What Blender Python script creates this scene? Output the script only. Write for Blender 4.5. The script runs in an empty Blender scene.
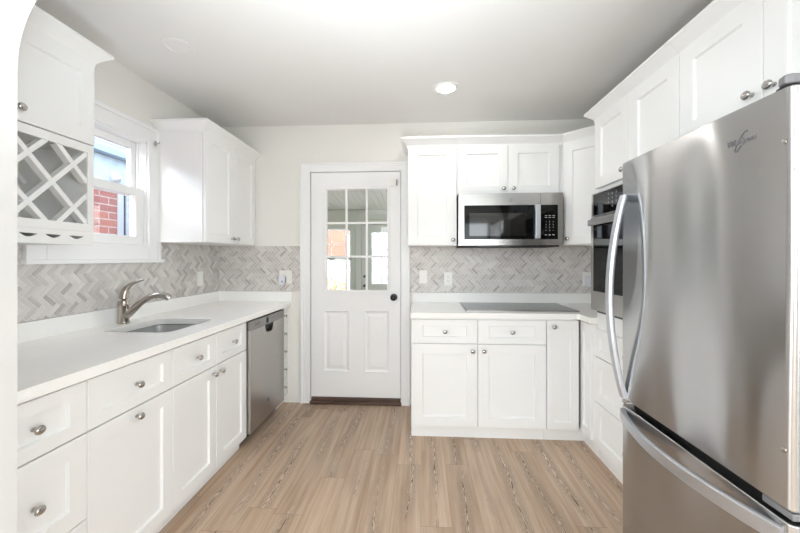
import bpy, bmesh, math, random
from mathutils import Vector, Matrix
random.seed(4)
PI = math.pi
scn = bpy.context.scene
COL = scn.collection

# ------------------------------------------------------------------ camera
FPX = 355.6                                   # focal length in pixels of the 800 px wide frame
cam_d = bpy.data.cameras.new('camera')
cam = bpy.data.objects.new('camera', cam_d)
COL.objects.link(cam)
cam_d.sensor_width = 36.0
cam_d.lens = 36.0 * FPX / 800.0
cam_d.shift_y = -8.0 / 800.0
cam_d.clip_start = 0.02
cam.location = (0, 0, 1.30)
cam.rotation_euler = (PI / 2, 0, math.atan(21 / FPX))
scn.camera = cam

# ------------------------------------------------------------------ world, lights, exposure
world = bpy.data.worlds.new('sky'); scn.world = world
world.use_nodes = True
wn = world.node_tree
wn.nodes.clear()
wo = wn.nodes.new('ShaderNodeOutputWorld')
wb = wn.nodes.new('ShaderNodeBackground')
sky = wn.nodes.new('ShaderNodeTexSky')
sky.sky_type = 'NISHITA'; sky.sun_disc = False
sky.sun_elevation = math.radians(38); sky.sun_rotation = math.radians(200)
sky.altitude = 100; sky.air_density = 1.0; sky.dust_density = 1.0; sky.ozone_density = 1.0
wb.inputs['Strength'].default_value = 2.0
hs = wn.nodes.new('ShaderNodeHueSaturation'); hs.inputs['Saturation'].default_value = 0.55
wn.links.new(sky.outputs[0], hs.inputs['Color']); wn.links.new(hs.outputs[0], wb.inputs[0]); wn.links.new(wb.outputs[0], wo.inputs[0])

def area_light(name, loc, target, sx, sy, power, color=(1, 1, 1), shape='RECTANGLE', spread=180):
    d = bpy.data.lights.new(name, 'AREA'); d.shape = shape
    d.size = sx; d.size_y = sy; d.energy = power; d.color = color; d.spread = math.radians(spread)
    o = bpy.data.objects.new(name, d); COL.objects.link(o)
    o.location = loc
    o.rotation_euler = (Vector(target) - Vector(loc)).to_track_quat('-Z', 'Y').to_euler()
    return o
# fill lights added in the room behind the camera; its walls have no windows
area_light('dining_fill_rear', (0.3, -4.28, 1.50), (0.3, 0, 1.50), 3.0, 1.5, 68, (0.85, 0.94, 1.0))
area_light('dining_fill_side', (-1.82, -1.5, 1.50), (0, -1.5, 1.50), 1.8, 1.4, 78, (0.86, 0.945, 1.0))
area_light('dining_fill_opposite', (2.88, -1.5, 1.50), (0, -1.1, 1.45), 1.8, 1.4, 68, (0.85, 0.94, 1.0))
# added fill light below the camera, aimed up to brighten the kitchen ceiling
area_light('ceiling_fill', (-0.1, 0.0, 0.9), (-0.2, 0.98, 2.5), 0.4, 0.4, 14, (0.86, 0.945, 1.0), 'DISK', 84)
# added fill light that brightens the porch behind the back door
area_light('porch_fill', (0.85, 5.0, 1.4), (-3, 5.0, 1.4), 2.0, 1.3, 24, (1.0, 1.0, 1.0))
sun_d = bpy.data.lights.new('sun', 'SUN'); sun_d.energy = 1.0; sun_d.angle = math.radians(3); sun_d.color = (1.0, 0.95, 0.88)
sun = bpy.data.objects.new('sun', sun_d); COL.objects.link(sun)
sun.rotation_euler = Vector((-0.52, -0.30, -0.80)).to_track_quat('-Z', 'Y').to_euler()
scn.view_settings.view_transform = 'Standard'
scn.view_settings.look = 'None'
scn.view_settings.exposure = 0.52
scn.view_settings.gamma = 1.0
scn.view_settings.use_curve_mapping = False
scn.cycles.max_bounces = 12
scn.cycles.diffuse_bounces = 7
scn.cycles.sample_clamp_indirect = 3.0
scn.cycles.caustics_reflective = False
scn.cycles.caustics_refractive = False
scn.cycles.blur_glossy = 1.0
scn.cycles.use_denoising = True
scn.cycles.denoising_input_passes = 'RGB_ALBEDO_NORMAL'
scn.cycles.denoising_prefilter = 'ACCURATE'

# ------------------------------------------------------------------ materials
def lin(r, g, b):
    f = lambda c: (c / 255 / 12.92) if c / 255 <= 0.04045 else ((c / 255 + 0.055) / 1.055) ** 2.4
    return (f(r), f(g), f(b), 1)

class NT:
    def __init__(s, name):
        s.m = bpy.data.materials.new(name); s.m.use_nodes = True
        s.t = s.m.node_tree; s.b = s.t.nodes['Principled BSDF']
    def n(s, typ, **kw):
        nd = s.t.nodes.new(typ)
        for k, v in kw.items():
            setattr(nd, k, v)
        return nd
    def l(s, a, b): s.t.links.new(a, b)
    def math(s, op, a, b=None, c=None):
        nd = s.n('ShaderNodeMath', operation=op)
        for i, v in enumerate((a, b, c)):
            if v is None: continue
            if isinstance(v, (int, float)): nd.inputs[i].default_value = v
            else: s.l(v, nd.inputs[i])
        return nd.outputs[0]
    def noise(s, vec, scale, detail=3, rough=0.5, dist=0.0):
        nd = s.n('ShaderNodeTexNoise'); nd.inputs['Scale'].default_value = scale
        nd.inputs['Detail'].default_value = detail; nd.inputs['Roughness'].default_value = rough
        nd.inputs['Distortion'].default_value = dist
        if vec is not None: s.l(vec, nd.inputs['Vector'])
        return nd.outputs[0]
    def coords(s, which='Object'): return s.n('ShaderNodeTexCoord').outputs[which]
    def mapping(s, vec, scale, loc=(0, 0, 0)):
        nd = s.n('ShaderNodeMapping'); nd.inputs['Scale'].default_value = scale
        nd.inputs['Location'].default_value = loc
        s.l(vec, nd.inputs['Vector']); return nd.outputs[0]
    def ramp(s, fac, stops):
        nd = s.n('ShaderNodeValToRGB'); e = nd.color_ramp.elements
        while len(e) < len(stops): e.new(0.5)
        for i, (p, c) in enumerate(stops): e[i].position = p; e[i].color = c
        s.l(fac, nd.inputs[0]); return nd.outputs[0]
    def mix(s, fac, a, b, mode='MIX'):
        nd = s.n('ShaderNodeMix', data_type='RGBA', blend_type=mode)
        for k, v in ((0, fac), (6, a), (7, b)):
            if isinstance(v, (int, float)): nd.inputs[k].default_value = v
            elif isinstance(v, tuple): nd.inputs[k].default_value = v
            else: s.l(v, nd.inputs[k])
        return nd.outputs[2]
    def bump(s, h, strength, dist):
        nd = s.n('ShaderNodeBump'); nd.inputs['Strength'].default_value = strength
        nd.inputs['Distance'].default_value = dist
        s.l(h, nd.inputs['Height']); s.l(nd.outputs[0], s.b.inputs['Normal'])
    def set(s, **kw):
        for k, v in kw.items():
            s.b.inputs[k.replace('_', ' ')].default_value = v
        return s

def painted(name, col, rough=0.45, var=0.02, spec=0.5, bump=0.0, scale=3.0):
    k = NT(name).set(Roughness=rough)
    k.b.inputs['Specular IOR Level'].default_value = spec
    nz = k.noise(k.coords(), scale, 4)
    lo = tuple(c * (1 - var) for c in col[:3]) + (1,)
    hi = tuple(min(1, c * (1 + var)) for c in col[:3]) + (1,)
    k.l(k.ramp(nz, [(0.3, lo), (0.7, hi)]), k.b.inputs['Base Color'])
    if bump:
        k.bump(k.noise(k.coords(), 180, 2), bump, 0.001)
    return k.m

M = {}
M['cab'] = painted('white_cabinet_lacquer', lin(240, 240, 239), 0.34, 0.008)
M['cab_in'] = painted('cabinet_interior', lin(236, 230, 216), 0.5, 0.02)
M['wall'] = painted('wall_paint', lin(239, 237, 232), 0.7, 0.008, 0.3, 0.08)
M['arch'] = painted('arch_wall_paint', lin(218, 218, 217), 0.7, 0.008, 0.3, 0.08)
M['ceil'] = painted('ceiling_paint', lin(231, 230, 228), 0.8, 0.008, 0.2, 0.06)
M['trim'] = painted('white_trim_paint', lin(246, 246, 246), 0.32, 0.008)
M['door'] = painted('white_door_paint', lin(247, 247, 247), 0.35, 0.008)
M['plastic'] = painted('white_plastic', lin(243, 242, 238), 0.3, 0.005)
M['plastic_blue'] = painted('lavender_white_plastic', lin(232, 232, 241), 0.3, 0.005)
M['dark'] = painted('dark_gap', lin(30, 29, 28), 0.6, 0.05)
M['black'] = painted('black_satin', lin(20, 20, 21), 0.3, 0.05)
M['grey_plastic'] = painted('grey_plastic', lin(120, 120, 122), 0.4, 0.03)
M['legend'] = painted('pale_legend', lin(185, 185, 185), 0.5, 0.01)
M['dark_legend'] = painted('dark_legend', lin(50, 50, 52), 0.5, 0.01)
M['threshold'] = painted('dark_brown_wood', lin(84, 64, 54), 0.4, 0.2, 0.5, 0, 9)
M['grey_trim'] = painted('porch_wall_paint', lin(186, 190, 182), 0.6, 0.01)
M['porch_ceiling'] = painted('porch_ceiling_paint', lin(214, 213, 203), 0.5, 0.01)
M['porch_floor'] = painted('porch_floor', lin(150, 140, 128), 0.6, 0.05)
M['grout'] = painted('pale_grout', lin(240, 238, 235), 0.8, 0.02)

def metal(name, col, rough=0.25, aniso=0.0, wave=0.0, streak=0.06, wave_scale=3.0):
    k = NT(name).set(Metallic=1.0, Roughness=rough)
    if aniso:
        k.b.inputs['Anisotropic'].default_value = aniso; k.b.inputs['Anisotropic Rotation'].default_value = 0.25
        tg = k.n('ShaderNodeTangent', direction_type='UV_MAP'); tg.uv_map = 'uv'
        k.l(tg.outputs[0], k.b.inputs['Tangent'])
    mp = k.mapping(k.coords(), (1.2, 1.2, 160))
    nz = k.noise(mp, 3, 3)
    lo = tuple(c * (1 - streak) for c in col[:3]) + (1,)
    hi = tuple(min(1, c * (1 + streak)) for c in col[:3]) + (1,)
    k.l(k.ramp(nz, [(0.35, lo), (0.65, hi)]), k.b.inputs['Base Color'])
    if wave:
        k.bump(k.noise(k.mapping(k.coords(), (1, 1.9, 0.8), (0, 0.37, 0.2)), wave_scale, 0.0), 1.0, wave)
    return k.m
M['fridge'] = metal('brushed_stainless_door', (0.52, 0.52, 0.525, 1), 0.235, 0.92, 0.11, 0.02, 1.5)
M['steel'] = metal('brushed_stainless', (0.50, 0.488, 0.47, 1), 0.27, 0.6, 0.0, 0.03)
M['steel_warm'] = metal('warm_stainless_panel', (0.47, 0.445, 0.42, 1), 0.30, 0.6, 0.002, 0.03)
M['steel_dark'] = metal('dark_steel_strip', (0.30, 0.29, 0.28, 1), 0.32, 0.5, 0.0, 0.03)
M['handle'] = metal('satin_steel_bar', (0.58, 0.60, 0.64, 1), 0.44, 0.0, 0.0, 0.01)
M['nickel'] = metal('brushed_nickel', (0.50, 0.485, 0.46, 1), 0.25, 0.0, 0.0, 0.05)
M['nickel_warm'] = metal('warm_brushed_nickel', (0.50, 0.45, 0.40, 1), 0.24, 0.0, 0.0, 0.05)
M['sinksteel'] = metal('sink_steel', (0.68, 0.68, 0.68, 1), 0.38, 0.0, 0.0, 0.05)

def glass(name, tint=(1, 1, 1, 1), refl=0.9):
    k = NT(name)
    tr = k.n('ShaderNodeBsdfTransparent'); tr.inputs[0].default_value = tint
    gl = k.n('ShaderNodeBsdfGlossy'); gl.inputs['Roughness'].default_value = 0.0
    lw = k.n('ShaderNodeLayerWeight'); lw.inputs[0].default_value = 0.5
    f = k.math('ADD', k.math('MULTIPLY', k.math('POWER', lw.outputs['Facing'], 5.0), 0.9 * refl), 0.04)
    mx = k.n('ShaderNodeMixShader'); k.l(f, mx.inputs[0]); k.l(tr.outputs[0], mx.inputs[1]); k.l(gl.outputs[0], mx.inputs[2])
    out = [n for n in k.t.nodes if n.type == 'OUTPUT_MATERIAL'][0]
    k.l(mx.outputs[0], out.inputs[0])
    return k.m
M['glass'] = glass('window_glass', (0.97, 0.98, 0.98, 1))

def dark_glass(name, col, rough=0.06, spec=0.7):
    k = NT(name).set(Roughness=rough)
    k.b.inputs['Specular IOR Level'].default_value = spec
    nz = k.noise(k.coords(), 2.0, 2)
    k.l(k.ramp(nz, [(0.3, col), (0.7, tuple(c * 1.1 for c in col[:3]) + (1,))]), k.b.inputs['Base Color'])
    return k.m
M['blackglass'] = dark_glass('black_glass', lin(11, 11, 12), 0.05, 0.2)
M['mwglass'] = dark_glass('tinted_door_window', lin(30, 29, 28), 0.05, 0.7)
M['cooktop'] = dark_glass('ceramic_cooktop_glass', lin(34, 33, 33), 0.12, 0.3)

def quartz():
    k = NT('white_quartz').set(Roughness=0.2)
    n1 = k.noise(k.coords(), 5, 5); n2 = k.noise(k.coords(), 260, 1)
    c1 = k.ramp(n1, [(0.3, lin(248, 247, 244)), (0.7, lin(251, 250, 247))])
    c2 = k.ramp(n2, [(0.62, (1, 1, 1, 1)), (0.75, (0.93, 0.92, 0.91, 1))])
    k.l(k.mix(1.0, c1, c2, 'MULTIPLY'), k.b.inputs['Base Color'])
    return k.m
M['quartz'] = quartz()

def tile_mat():
    k = NT('herringbone_marble').set(Roughness=0.38)
    at = k.n('ShaderNodeAttribute', attribute_name='tone')
    uv = k.n('ShaderNodeUVMap', uv_map='uv').outputs[0]
    st = k.noise(k.mapping(uv, (9, 120, 1)), 1.0, 3, 0.6)
    tone = k.math('ADD', k.math('MULTIPLY', at.outputs['Fac'], 0.72), k.math('MULTIPLY', st, 0.42))
    c = k.ramp(tone, [(0.05, lin(164, 157, 153)), (0.38, lin(198, 192, 188)), (0.62, lin(213, 208, 204)), (0.95, lin(226, 222, 218))])
    k.l(c, k.b.inputs['Base Color'])
    return k.m
M['tile'] = tile_mat()

def floor_mat():
    k = NT('oak_vinyl_planks').set(Roughness=0.42)
    k.b.inputs['Specular IOR Level'].default_value = 0.35
    co = k.coords()
    sp = k.n('ShaderNodeSeparateXYZ'); k.l(co, sp.inputs[0])
    W, L = 0.150, 1.22
    row = k.math('FLOOR', k.math('DIVIDE', sp.outputs[0], W))
    wn_ = k.n('ShaderNodeTexWhiteNoise', noise_dimensions='1D'); k.l(row, wn_.inputs['W'])
    ys = k.math('ADD', k.math('DIVIDE', sp.outputs[1], L), wn_.outputs['Value'])
    pid = k.math('ADD', k.math('MULTIPLY', row, 17.31), k.math('FLOOR', ys))
    wp = k.n('ShaderNodeTexWhiteNoise', noise_dimensions='1D'); k.l(pid, wp.inputs['W'])
    rnd = wp.outputs['Value']
    # grain coordinates shift from plank to plank
    cb = k.n('ShaderNodeCombineXYZ')
    k.l(k.math('ADD', sp.outputs[0], k.math('MULTIPLY', rnd, 7.0)), cb.inputs[0])
    k.l(k.math('ADD', sp.outputs[1], k.math('MULTIPLY', rnd, 31.0)), cb.inputs[1])
    g = cb.outputs[0]
    fine = k.noise(k.mapping(g, (38, 1.6, 1)), 1.0, 5, 0.62)
    broad = k.noise(k.mapping(g, (9, 0.8, 1)), 1.0, 3, 0.5)
    fx = k.math('FRACT', k.math('DIVIDE', sp.outputs[0], W)); fy = k.math('FRACT', ys)
    # cathedral figure: nested arches running down a wandering line in each plank
    wander = k.noise(k.mapping(g, (0.0, 1.1, 1)), 1.0, 2)
    dx = k.math('ADD', k.math('MULTIPLY', k.math('SUBTRACT', fx, 0.5), W), k.math('MULTIPLY', k.math('SUBTRACT', wander, 0.5), 0.16))
    wob = k.noise(k.mapping(g, (60, 7, 1)), 1.0, 3)
    arch = k.math('ADD', k.math('MULTIPLY', k.math('POWER', k.math('ABSOLUTE', dx), 1.5), 1500.0), k.math('MULTIPLY', sp.outputs[1], 10.0))
    rings = k.math('SINE', k.math('MULTIPLY', k.math('ADD', arch, k.math('MULTIPLY', wob, 3.0)), 6.283))
    near = k.math('SUBTRACT', 1.0, k.math('MINIMUM', 1.0, k.math('DIVIDE', k.math('ABSOLUTE', dx), 0.045)))
    pres = k.ramp(k.noise(k.mapping(g, (1.5, 1.0, 1), (3, 1, 0)), 1.0, 2), [(0.42, (0, 0, 0, 1)), (0.52, (1, 1, 1, 1))])
    mask = k.math('MULTIPLY', k.math('MINIMUM', 1.0, k.math('MULTIPLY', near, 2.0)), pres)
    line = k.math('MULTIPLY', k.ramp(rings, [(0.10, (0, 0, 0, 1)), (0.8, (1, 1, 1, 1))]), mask)
    lite = k.math('MULTIPLY', k.ramp(k.math('MULTIPLY', rings, -1.0), [(0.5, (0, 0, 0, 1)), (0.95, (1, 1, 1, 1))]), mask)
    base = k.ramp(broad, [(0.25, lin(156, 129, 104)), (0.5, lin(186, 161, 137)), (0.78, lin(204, 184, 166))])
    base = k.mix(0.45, base, k.ramp(fine, [(0.28, lin(138, 111, 88)), (0.5, lin(187, 163, 141)), (0.75, lin(222, 203, 185))]))
    base = k.mix(k.math('MULTIPLY', line, 0.92), base, lin(92, 68, 50))
    base = k.mix(k.math('MULTIPLY', lite, 0.6), base, lin(232, 217, 201))
    tint = k.ramp(rnd, [(0.0, (0.88, 0.86, 0.84, 1)), (0.5, (0.97, 0.97, 0.97, 1)), (1.0, (1.06, 1.05, 1.04, 1))])
    base = k.mix(1.0, base, tint, 'MULTIPLY')
    sx = k.math('LESS_THAN', k.math('MINIMUM', fx, k.math('SUBTRACT', 1.0, fx)), 0.006)
    sy = k.math('LESS_THAN', k.math('MINIMUM', fy, k.math('SUBTRACT', 1.0, fy)), 0.0011)
    seam = k.math('MAXIMUM', sx, sy)
    base = k.mix(k.math('MULTIPLY', seam, 0.45), base, lin(98, 76, 60))
    k.l(base, k.b.inputs['Base Color'])
    k.bump(k.math('SUBTRACT', k.math('MULTIPLY', fine, 0.4), seam), 0.25, 0.0012)
    return k.m
M['floor'] = floor_mat()

def brick_mat(name, c1, c2, mortar, axis='yz'):
    k = NT(name).set(Roughness=0.85)
    co = k.coords(); sp = k.n('ShaderNodeSeparateXYZ'); k.l(co, sp.inputs[0])
    cb = k.n('ShaderNodeCombineXYZ')
    k.l(sp.outputs[1 if axis == 'yz' else 0], cb.inputs[0]); k.l(sp.outputs[2], cb.inputs[1])
    b = k.n('ShaderNodeTexBrick'); k.l(cb.outputs[0], b.inputs['Vector'])
    b.inputs['Scale'].default_value = 1.0; b.inputs['Brick Width'].default_value = 0.215
    b.inputs['Row Height'].default_value = 0.075; b.inputs['Mortar Size'].default_value = 0.006
    b.inputs['Color1'].default_value = c1; b.inputs['Color2'].default_value = c2; b.inputs['Mortar'].default_value = mortar
    nz = k.noise(co, 30, 4)
    k.l(k.mix(1.0, b.outputs[0], k.ramp(nz, [(0.3, (0.82, 0.8, 0.8, 1)), (0.7, (1.1, 1.1, 1.1, 1))]), 'MULTIPLY'), k.b.inputs['Base Color'])
    return k.m
M['brick'] = brick_mat('red_brick', lin(156, 94, 80), lin(130, 80, 74), lin(156, 146, 140))
M['brick2'] = brick_mat('orange_brick', lin(122, 72, 52), lin(112, 64, 48), lin(124, 102, 88), 'xz')
M['frieze'] = painted('weathered_metal_siding', lin(150, 160, 168), 0.7, 0.12, 0.3, 0, 14)
M['gutter'] = painted('pale_blue_gutter', lin(146, 164, 182), 0.5, 0.05)
M['shingle'] = painted('grey_shingles', lin(140, 146, 152), 0.9, 0.15, 0.2, 0, 40)
M['bluewood'] = painted('grey_blue_wood', lin(122, 142, 156), 0.6, 0.1, 0.4, 0, 20)
M['siding'] = painted('white_siding', lin(158, 161, 166), 0.6, 0.02)
M['leaf'] = painted('dry_brown_leaves', lin(176, 132, 92), 0.8, 0.3, 0.2, 0, 30)
M['ground'] = painted('pale_paving', lin(200, 196, 190), 0.9, 0.08)
def lamp_mat():
    k = NT('lamp_diffuser').set(Roughness=0.5)
    k.b.inputs['Base Color'].default_value = (1, 1, 1, 1)
    k.b.inputs['Emission Color'].default_value = (1, 0.97, 0.92, 1)
    k.b.inputs['Emission Strength'].default_value = 60.0
    return k.m
M['lamp'] = lamp_mat()

# ------------------------------------------------------------------ mesh builder
class MB:
    def __init__(s): s.v = []; s.f = []
    def add(s, vs, fs):
        o = len(s.v); s.v += [Vector(p) for p in vs]; s.f += [tuple(i + o for i in f) for f in fs]; return s
    def box(s, x0, x1, y0, y1, z0, z1):
        return s.obox(Matrix.Identity(4), x0, x1, y0, y1, z0, z1)
    def obox(s, T, x0, x1, y0, y1, z0, z1):
        vs = [T @ Vector((x, y, z)) for z in (z0, z1) for y in (y0, y1) for x in (x0, x1)]
        return s.add(vs, [(0, 2, 3, 1), (4, 5, 7, 6), (0, 1, 5, 4), (2, 6, 7, 3), (0, 4, 6, 2), (1, 3, 7, 5)])
    def prism(s, T, pts, n0, n1):
        k = len(pts)
        vs = [T @ Vector((p[0], p[1], n0)) for p in pts] + [T @ Vector((p[0], p[1], n1)) for p in pts]
        fs = [tuple(range(k))[::-1], tuple(range(k, 2 * k))] + [(i, (i + 1) % k, k + (i + 1) % k, k + i) for i in range(k)]
        return s.add(vs, fs)
    def lathe(s, T, prof, seg=20, sx=1.0, sy=1.0):
        vs = []; fs = []
        for r, h in prof:
            for i in range(seg):
                a = 2 * PI * i / seg
                vs.append(T @ Vector((r * sx * math.cos(a), r * sy * math.sin(a), h)))
        for j in range(len(prof) - 1):
            for i in range(seg):
                a = j * seg + i; b = j * seg + (i + 1) % seg
                fs.append((a, b, b + seg, a + seg))
        fs.append(tuple(range(seg))[::-1]); fs.append(tuple(range((len(prof) - 1) * seg, len(prof) * seg)))
        return s.add(vs, fs)
    def sweep(s, path, prof, side, closed=False):
        """profile (out, z) swept along a level 2-D path with mitred corners"""
        n = len(path); P = [Vector((p[0], p[1])) for p in path]; offs = []
        for i in range(n):
            ns = []
            for a, b in (((i - 1), i), (i, i + 1)):
                if 0 <= a and b < n:
                    d = (P[b] - P[a]).normalized(); ns.append(Vector((d.y, -d.x)) * side)
            if len(ns) == 1: offs.append(ns[0])
            else:
                m = (ns[0] + ns[1]).normalized(); offs.append(m / max(0.2, m.dot(ns[0])))
        k = len(prof); vs = []; fs = []
        for i in range(n):
            for o, z in prof:
                q = P[i] + offs[i] * o; vs.append((q.x, q.y, z))
        for i in range(n - 1):
            for j in range(k):
                a = i * k + j; b = i * k + (j + 1) % k
                fs.append((a, b, b + k, a + k))
        fs.append(tuple(range(k))[::-1]); fs.append(tuple(range((n - 1) * k, n * k)))
        return s.add(vs, fs)
    def tube(s, pts, radii, seg=12, flat=(1.0, 1.0), up=(0, 0, 1)):
        P = [Vector(p) for p in pts]; up = Vector(up); vs = []; fs = []; n = len(P)
        for i in range(n):
            t = (P[min(i + 1, n - 1)] - P[max(i - 1, 0)]).normalized()
            a = t.cross(up)
            if a.length < 1e-4: a = t.cross(Vector((1, 0, 0)))
            a.normalize(); b = a.cross(t).normalized()
            r = radii[i] if hasattr(radii, '__len__') else radii
            for q in range(seg):
                th = 2 * PI * q / seg
                vs.append(P[i] + a * (r * flat[0] * math.cos(th)) + b * (r * flat[1] * math.sin(th)))
        for i in range(n - 1):
            for q in range(seg):
                a = i * seg + q; b = i * seg + (q + 1) % seg
                fs.append((a, b, b + seg, a + seg))
        fs.append(tuple(range(seg))[::-1]); fs.append(tuple(range((n - 1) * seg, n * seg)))
        return s.add(vs, fs)
    def shaker(s, T, w, h, t, rs, rt, rec=0.012, bev=0.004):
        """front with a sunk centre panel: u 0..w, v 0..h, thickness t towards +n"""
        def ring(u0, v0, u1, v1, n): return [(u0, v0, n), (u1, v0, n), (u1, v1, n), (u0, v1, n)]
        c = 0.0015
        rings = [ring(0, 0, w, h, 0), ring(0, 0, w, h, t - c), ring(c, c, w - c, h - c, t),
                 ring(rs, rt, w - rs, h - rt, t), ring(rs + bev, rt + bev, w - rs - bev, h - rt - bev, t - rec)]
        vs = [T @ Vector(p) for r in rings for p in r]; fs = [(3, 2, 1, 0)]
        for j in range(4):
            for i in range(4):
                a = j * 4 + i; b = j * 4 + (i + 1) % 4
                fs.append((a, b, b + 4, a + 4))
        fs.append((16, 17, 18, 19))
        return s.add(vs, fs)
    def text(s, body, size, T, extrude=0.0006, align='CENTER', shear=0.0):
        cu = bpy.data.curves.new('t', 'FONT'); cu.body = body; cu.size = size; cu.extrude = extrude
        cu.align_x = align; cu.align_y = 'CENTER'; cu.resolution_u = 3; cu.shear = shear
        ob = bpy.data.objects.new('t', cu); COL.objects.link(ob)
        dg = bpy.context.evaluated_depsgraph_get(); dg.update()
        me = ob.evaluated_get(dg).to_mesh()
        s.add([T @ v.co for v in me.vertices], [tuple(p.vertices) for p in me.polygons])
        ob.evaluated_get(dg).to_mesh_clear()
        bpy.data.objects.remove(ob); bpy.data.curves.remove(cu)
        return s

def frame(o, u, v, n):
    u, v, n = Vector(u).normalized(), Vector(v).normalized(), Vector(n).normalized()
    return Matrix(((u.x, v.x, n.x, o[0]), (u.y, v.y, n.y, o[1]), (u.z, v.z, n.z, o[2]), (0, 0, 0, 1)))
# faces: left run looks to +x, back run to -y, right run to -x ; u runs to the right of the viewer
def FL(x, y, z): return frame((x, y, z), (0, 1, 0), (0, 0, 1), (1, 0, 0))
def FB(x, y, z): return frame((x, y, z), (1, 0, 0), (0, 0, 1), (0, -1, 0))
def FR(x, y, z): return frame((x, y, z), (0, -1, 0), (0, 0, 1), (-1, 0, 0))

def make_mesh(name, mb, mat, origin, smooth=False, bevel=0.0, seg=2):
    o = Vector(origin)
    me = bpy.data.meshes.new(name)
    me.from_pydata([v - o for v in mb.v], [], mb.f)
    bm = bmesh.new(); bm.from_mesh(me)
    bmesh.ops.recalc_face_normals(bm, faces=bm.faces)
    uvl = bm.loops.layers.uv.new('uv')
    for f in bm.faces:
        n = f.normal; ax = max(range(3), key=lambda i: abs(n[i]))
        for l in f.loops:
            c = l.vert.co
            l[uvl].uv = (c.y, c.z) if ax == 0 else ((c.x, c.z) if ax == 1 else (c.x, c.y))
    if smooth:
        for f in bm.faces: f.smooth = True
        for e in bm.edges:
            e.smooth = len(e.link_faces) == 2 and e.calc_face_angle(0) < math.radians(38)
    bm.to_mesh(me); bm.free()
    me.materials.append(mat)
    ob = bpy.data.objects.new(name, me); COL.objects.link(ob)
    if bevel:
        b = ob.modifiers.new('bevel', 'BEVEL'); b.width = bevel; b.segments = seg
        b.limit_method = 'ANGLE'; b.angle_limit = math.radians(40)
    return ob

def props(o, label=None, cat=None, group=None, kind=None):
    if label: o['label'] = label
    if cat: o['category'] = cat
    if group: o['group'] = group
    if kind: o['kind'] = kind

class Thing:
    def __init__(s, name, label, cat, origin, group=None, kind=None):
        s.o = Vector(origin); s.root = bpy.data.objects.new(name, None); COL.objects.link(s.root)
        s.root.location = origin; s.root.empty_display_size = 0.1
        props(s.root, label, cat, group, kind)
    def part(s, name, mb, mat, parent=None, label=None, smooth=False, bevel=0.0, seg=2):
        ob = make_mesh(name, mb, M[mat], s.o, smooth, bevel, seg)
        ob.parent = parent or s.root
        if label: ob['label'] = label
        return ob

def single(name, mb, mat, origin, label=None, cat=None, group=None, kind=None, smooth=False, bevel=0.0, seg=2):
    ob = make_mesh(name, mb, M[mat], origin, smooth, bevel, seg)
    ob.location = origin
    props(ob, label, cat, group, kind)
    return ob
def struct(name, mb, mat, origin=(0, 0, 0), **kw): return single(name, mb, mat, origin, kind='structure', **kw)

I4 = Matrix.Identity(4)
KNOB = [(0.0085, 0.0), (0.0085, 0.002), (0.0055, 0.006), (0.005, 0.013), (0.008, 0.016), (0.0145, 0.018),
        (0.0165, 0.021), (0.0165, 0.0235), (0.0140, 0.027), (0.0085, 0.0295), (0.003, 0.0305)]
def knob(t, parent, T, k=1.0):
    return t.part('knob', MB().lathe(T, [(r * k, h * k) for r, h in KNOB], 20, 1.0, 0.86), 'nickel', parent, 'brushed nickel knob', smooth=True)
def off(T, u, v, n=0): return T @ Matrix.Translation((u, v, n))

# ------------------------------------------------------------------ room shell
XL, XR, YB, ZC = -1.85, 1.75, 3.15, 2.50
A0, A1 = 0.72, 0.845                              # the archway wall
struct('floor', MB().box(-2.01, 3.1, -4.5, A1, -0.05, 0.0).box(-2.01, 1.91, A1, 3.27, -0.05, 0.0), 'floor')
struct('ceiling', MB().box(-2.01, 3.1, -4.5, A1, ZC, ZC + 0.1).box(-2.01, 1.91, A1, 3.27, ZC, ZC + 0.1), 'ceil')
# left wall with the window hole
WY0, WY1, WZ0, WZ1 = 1.635, 2.305, 1.375, 2.09
mb = MB()
mb.box(XL - 0.12, XL, A1, WY0, 0, ZC).box(XL - 0.12, XL, WY1, YB + 0.12, 0, ZC)
mb.box(XL - 0.12, XL, WY0, WY1, 0, WZ0).box(XL - 0.12, XL, WY0, WY1, WZ1, ZC)
struct('wall_left', mb, 'wall')
# back wall with the door hole
DX0, DX1, DZ1 = -0.995, -0.172, 2.078
mb = MB().box(XL, DX0, YB, YB + 0.12, 0, ZC).box(DX1, XR + 0.16, YB, YB + 0.12, 0, ZC).box(DX0, DX1, YB, YB + 0.12, DZ1, ZC)
struct('wall_back', mb, 'wall')
struct('wall_right', MB().box(XR, XR + 0.16, A1, YB, 0, ZC), 'wall')
# archway wall between the dining room and the kitchen
ax0, ax1, sp_z, R = -1.024, 1.06, 1.78, 0.32
pts = [(-2.0, 0), (ax0, 0)]
pts += [(ax0 + R - R * math.cos(a), sp_z + R * math.sin(a)) for a in [PI / 2 * i / 16 for i in range(17)]]
pts += [(ax1 - R + R * math.sin(a), sp_z + R * math.cos(a)) for a in [PI / 2 * i / 16 for i in range(17)]]
pts += [(ax1, 0), (3.0, 0), (3.0, ZC), (-2.0, ZC)]
T = frame((0, A1, 0), (1, 0, 0), (0, 0, 1), (0, -1, 0))
struct('wall_front', MB().prism(T, pts, 0, A1 - A0), 'arch', smooth=True)
# dining room behind the camera
struct('wall_side', MB().box(-2.01, XL, -4.5, A0, 0, ZC), 'arch')
struct('wall_opposite', MB().box(2.98, 3.1, -4.5, A1, 0, ZC), 'arch')
struct('wall_rear', MB().box(XL, 2.98, -4.5, -4.38, 0, ZC), 'arch')

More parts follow.
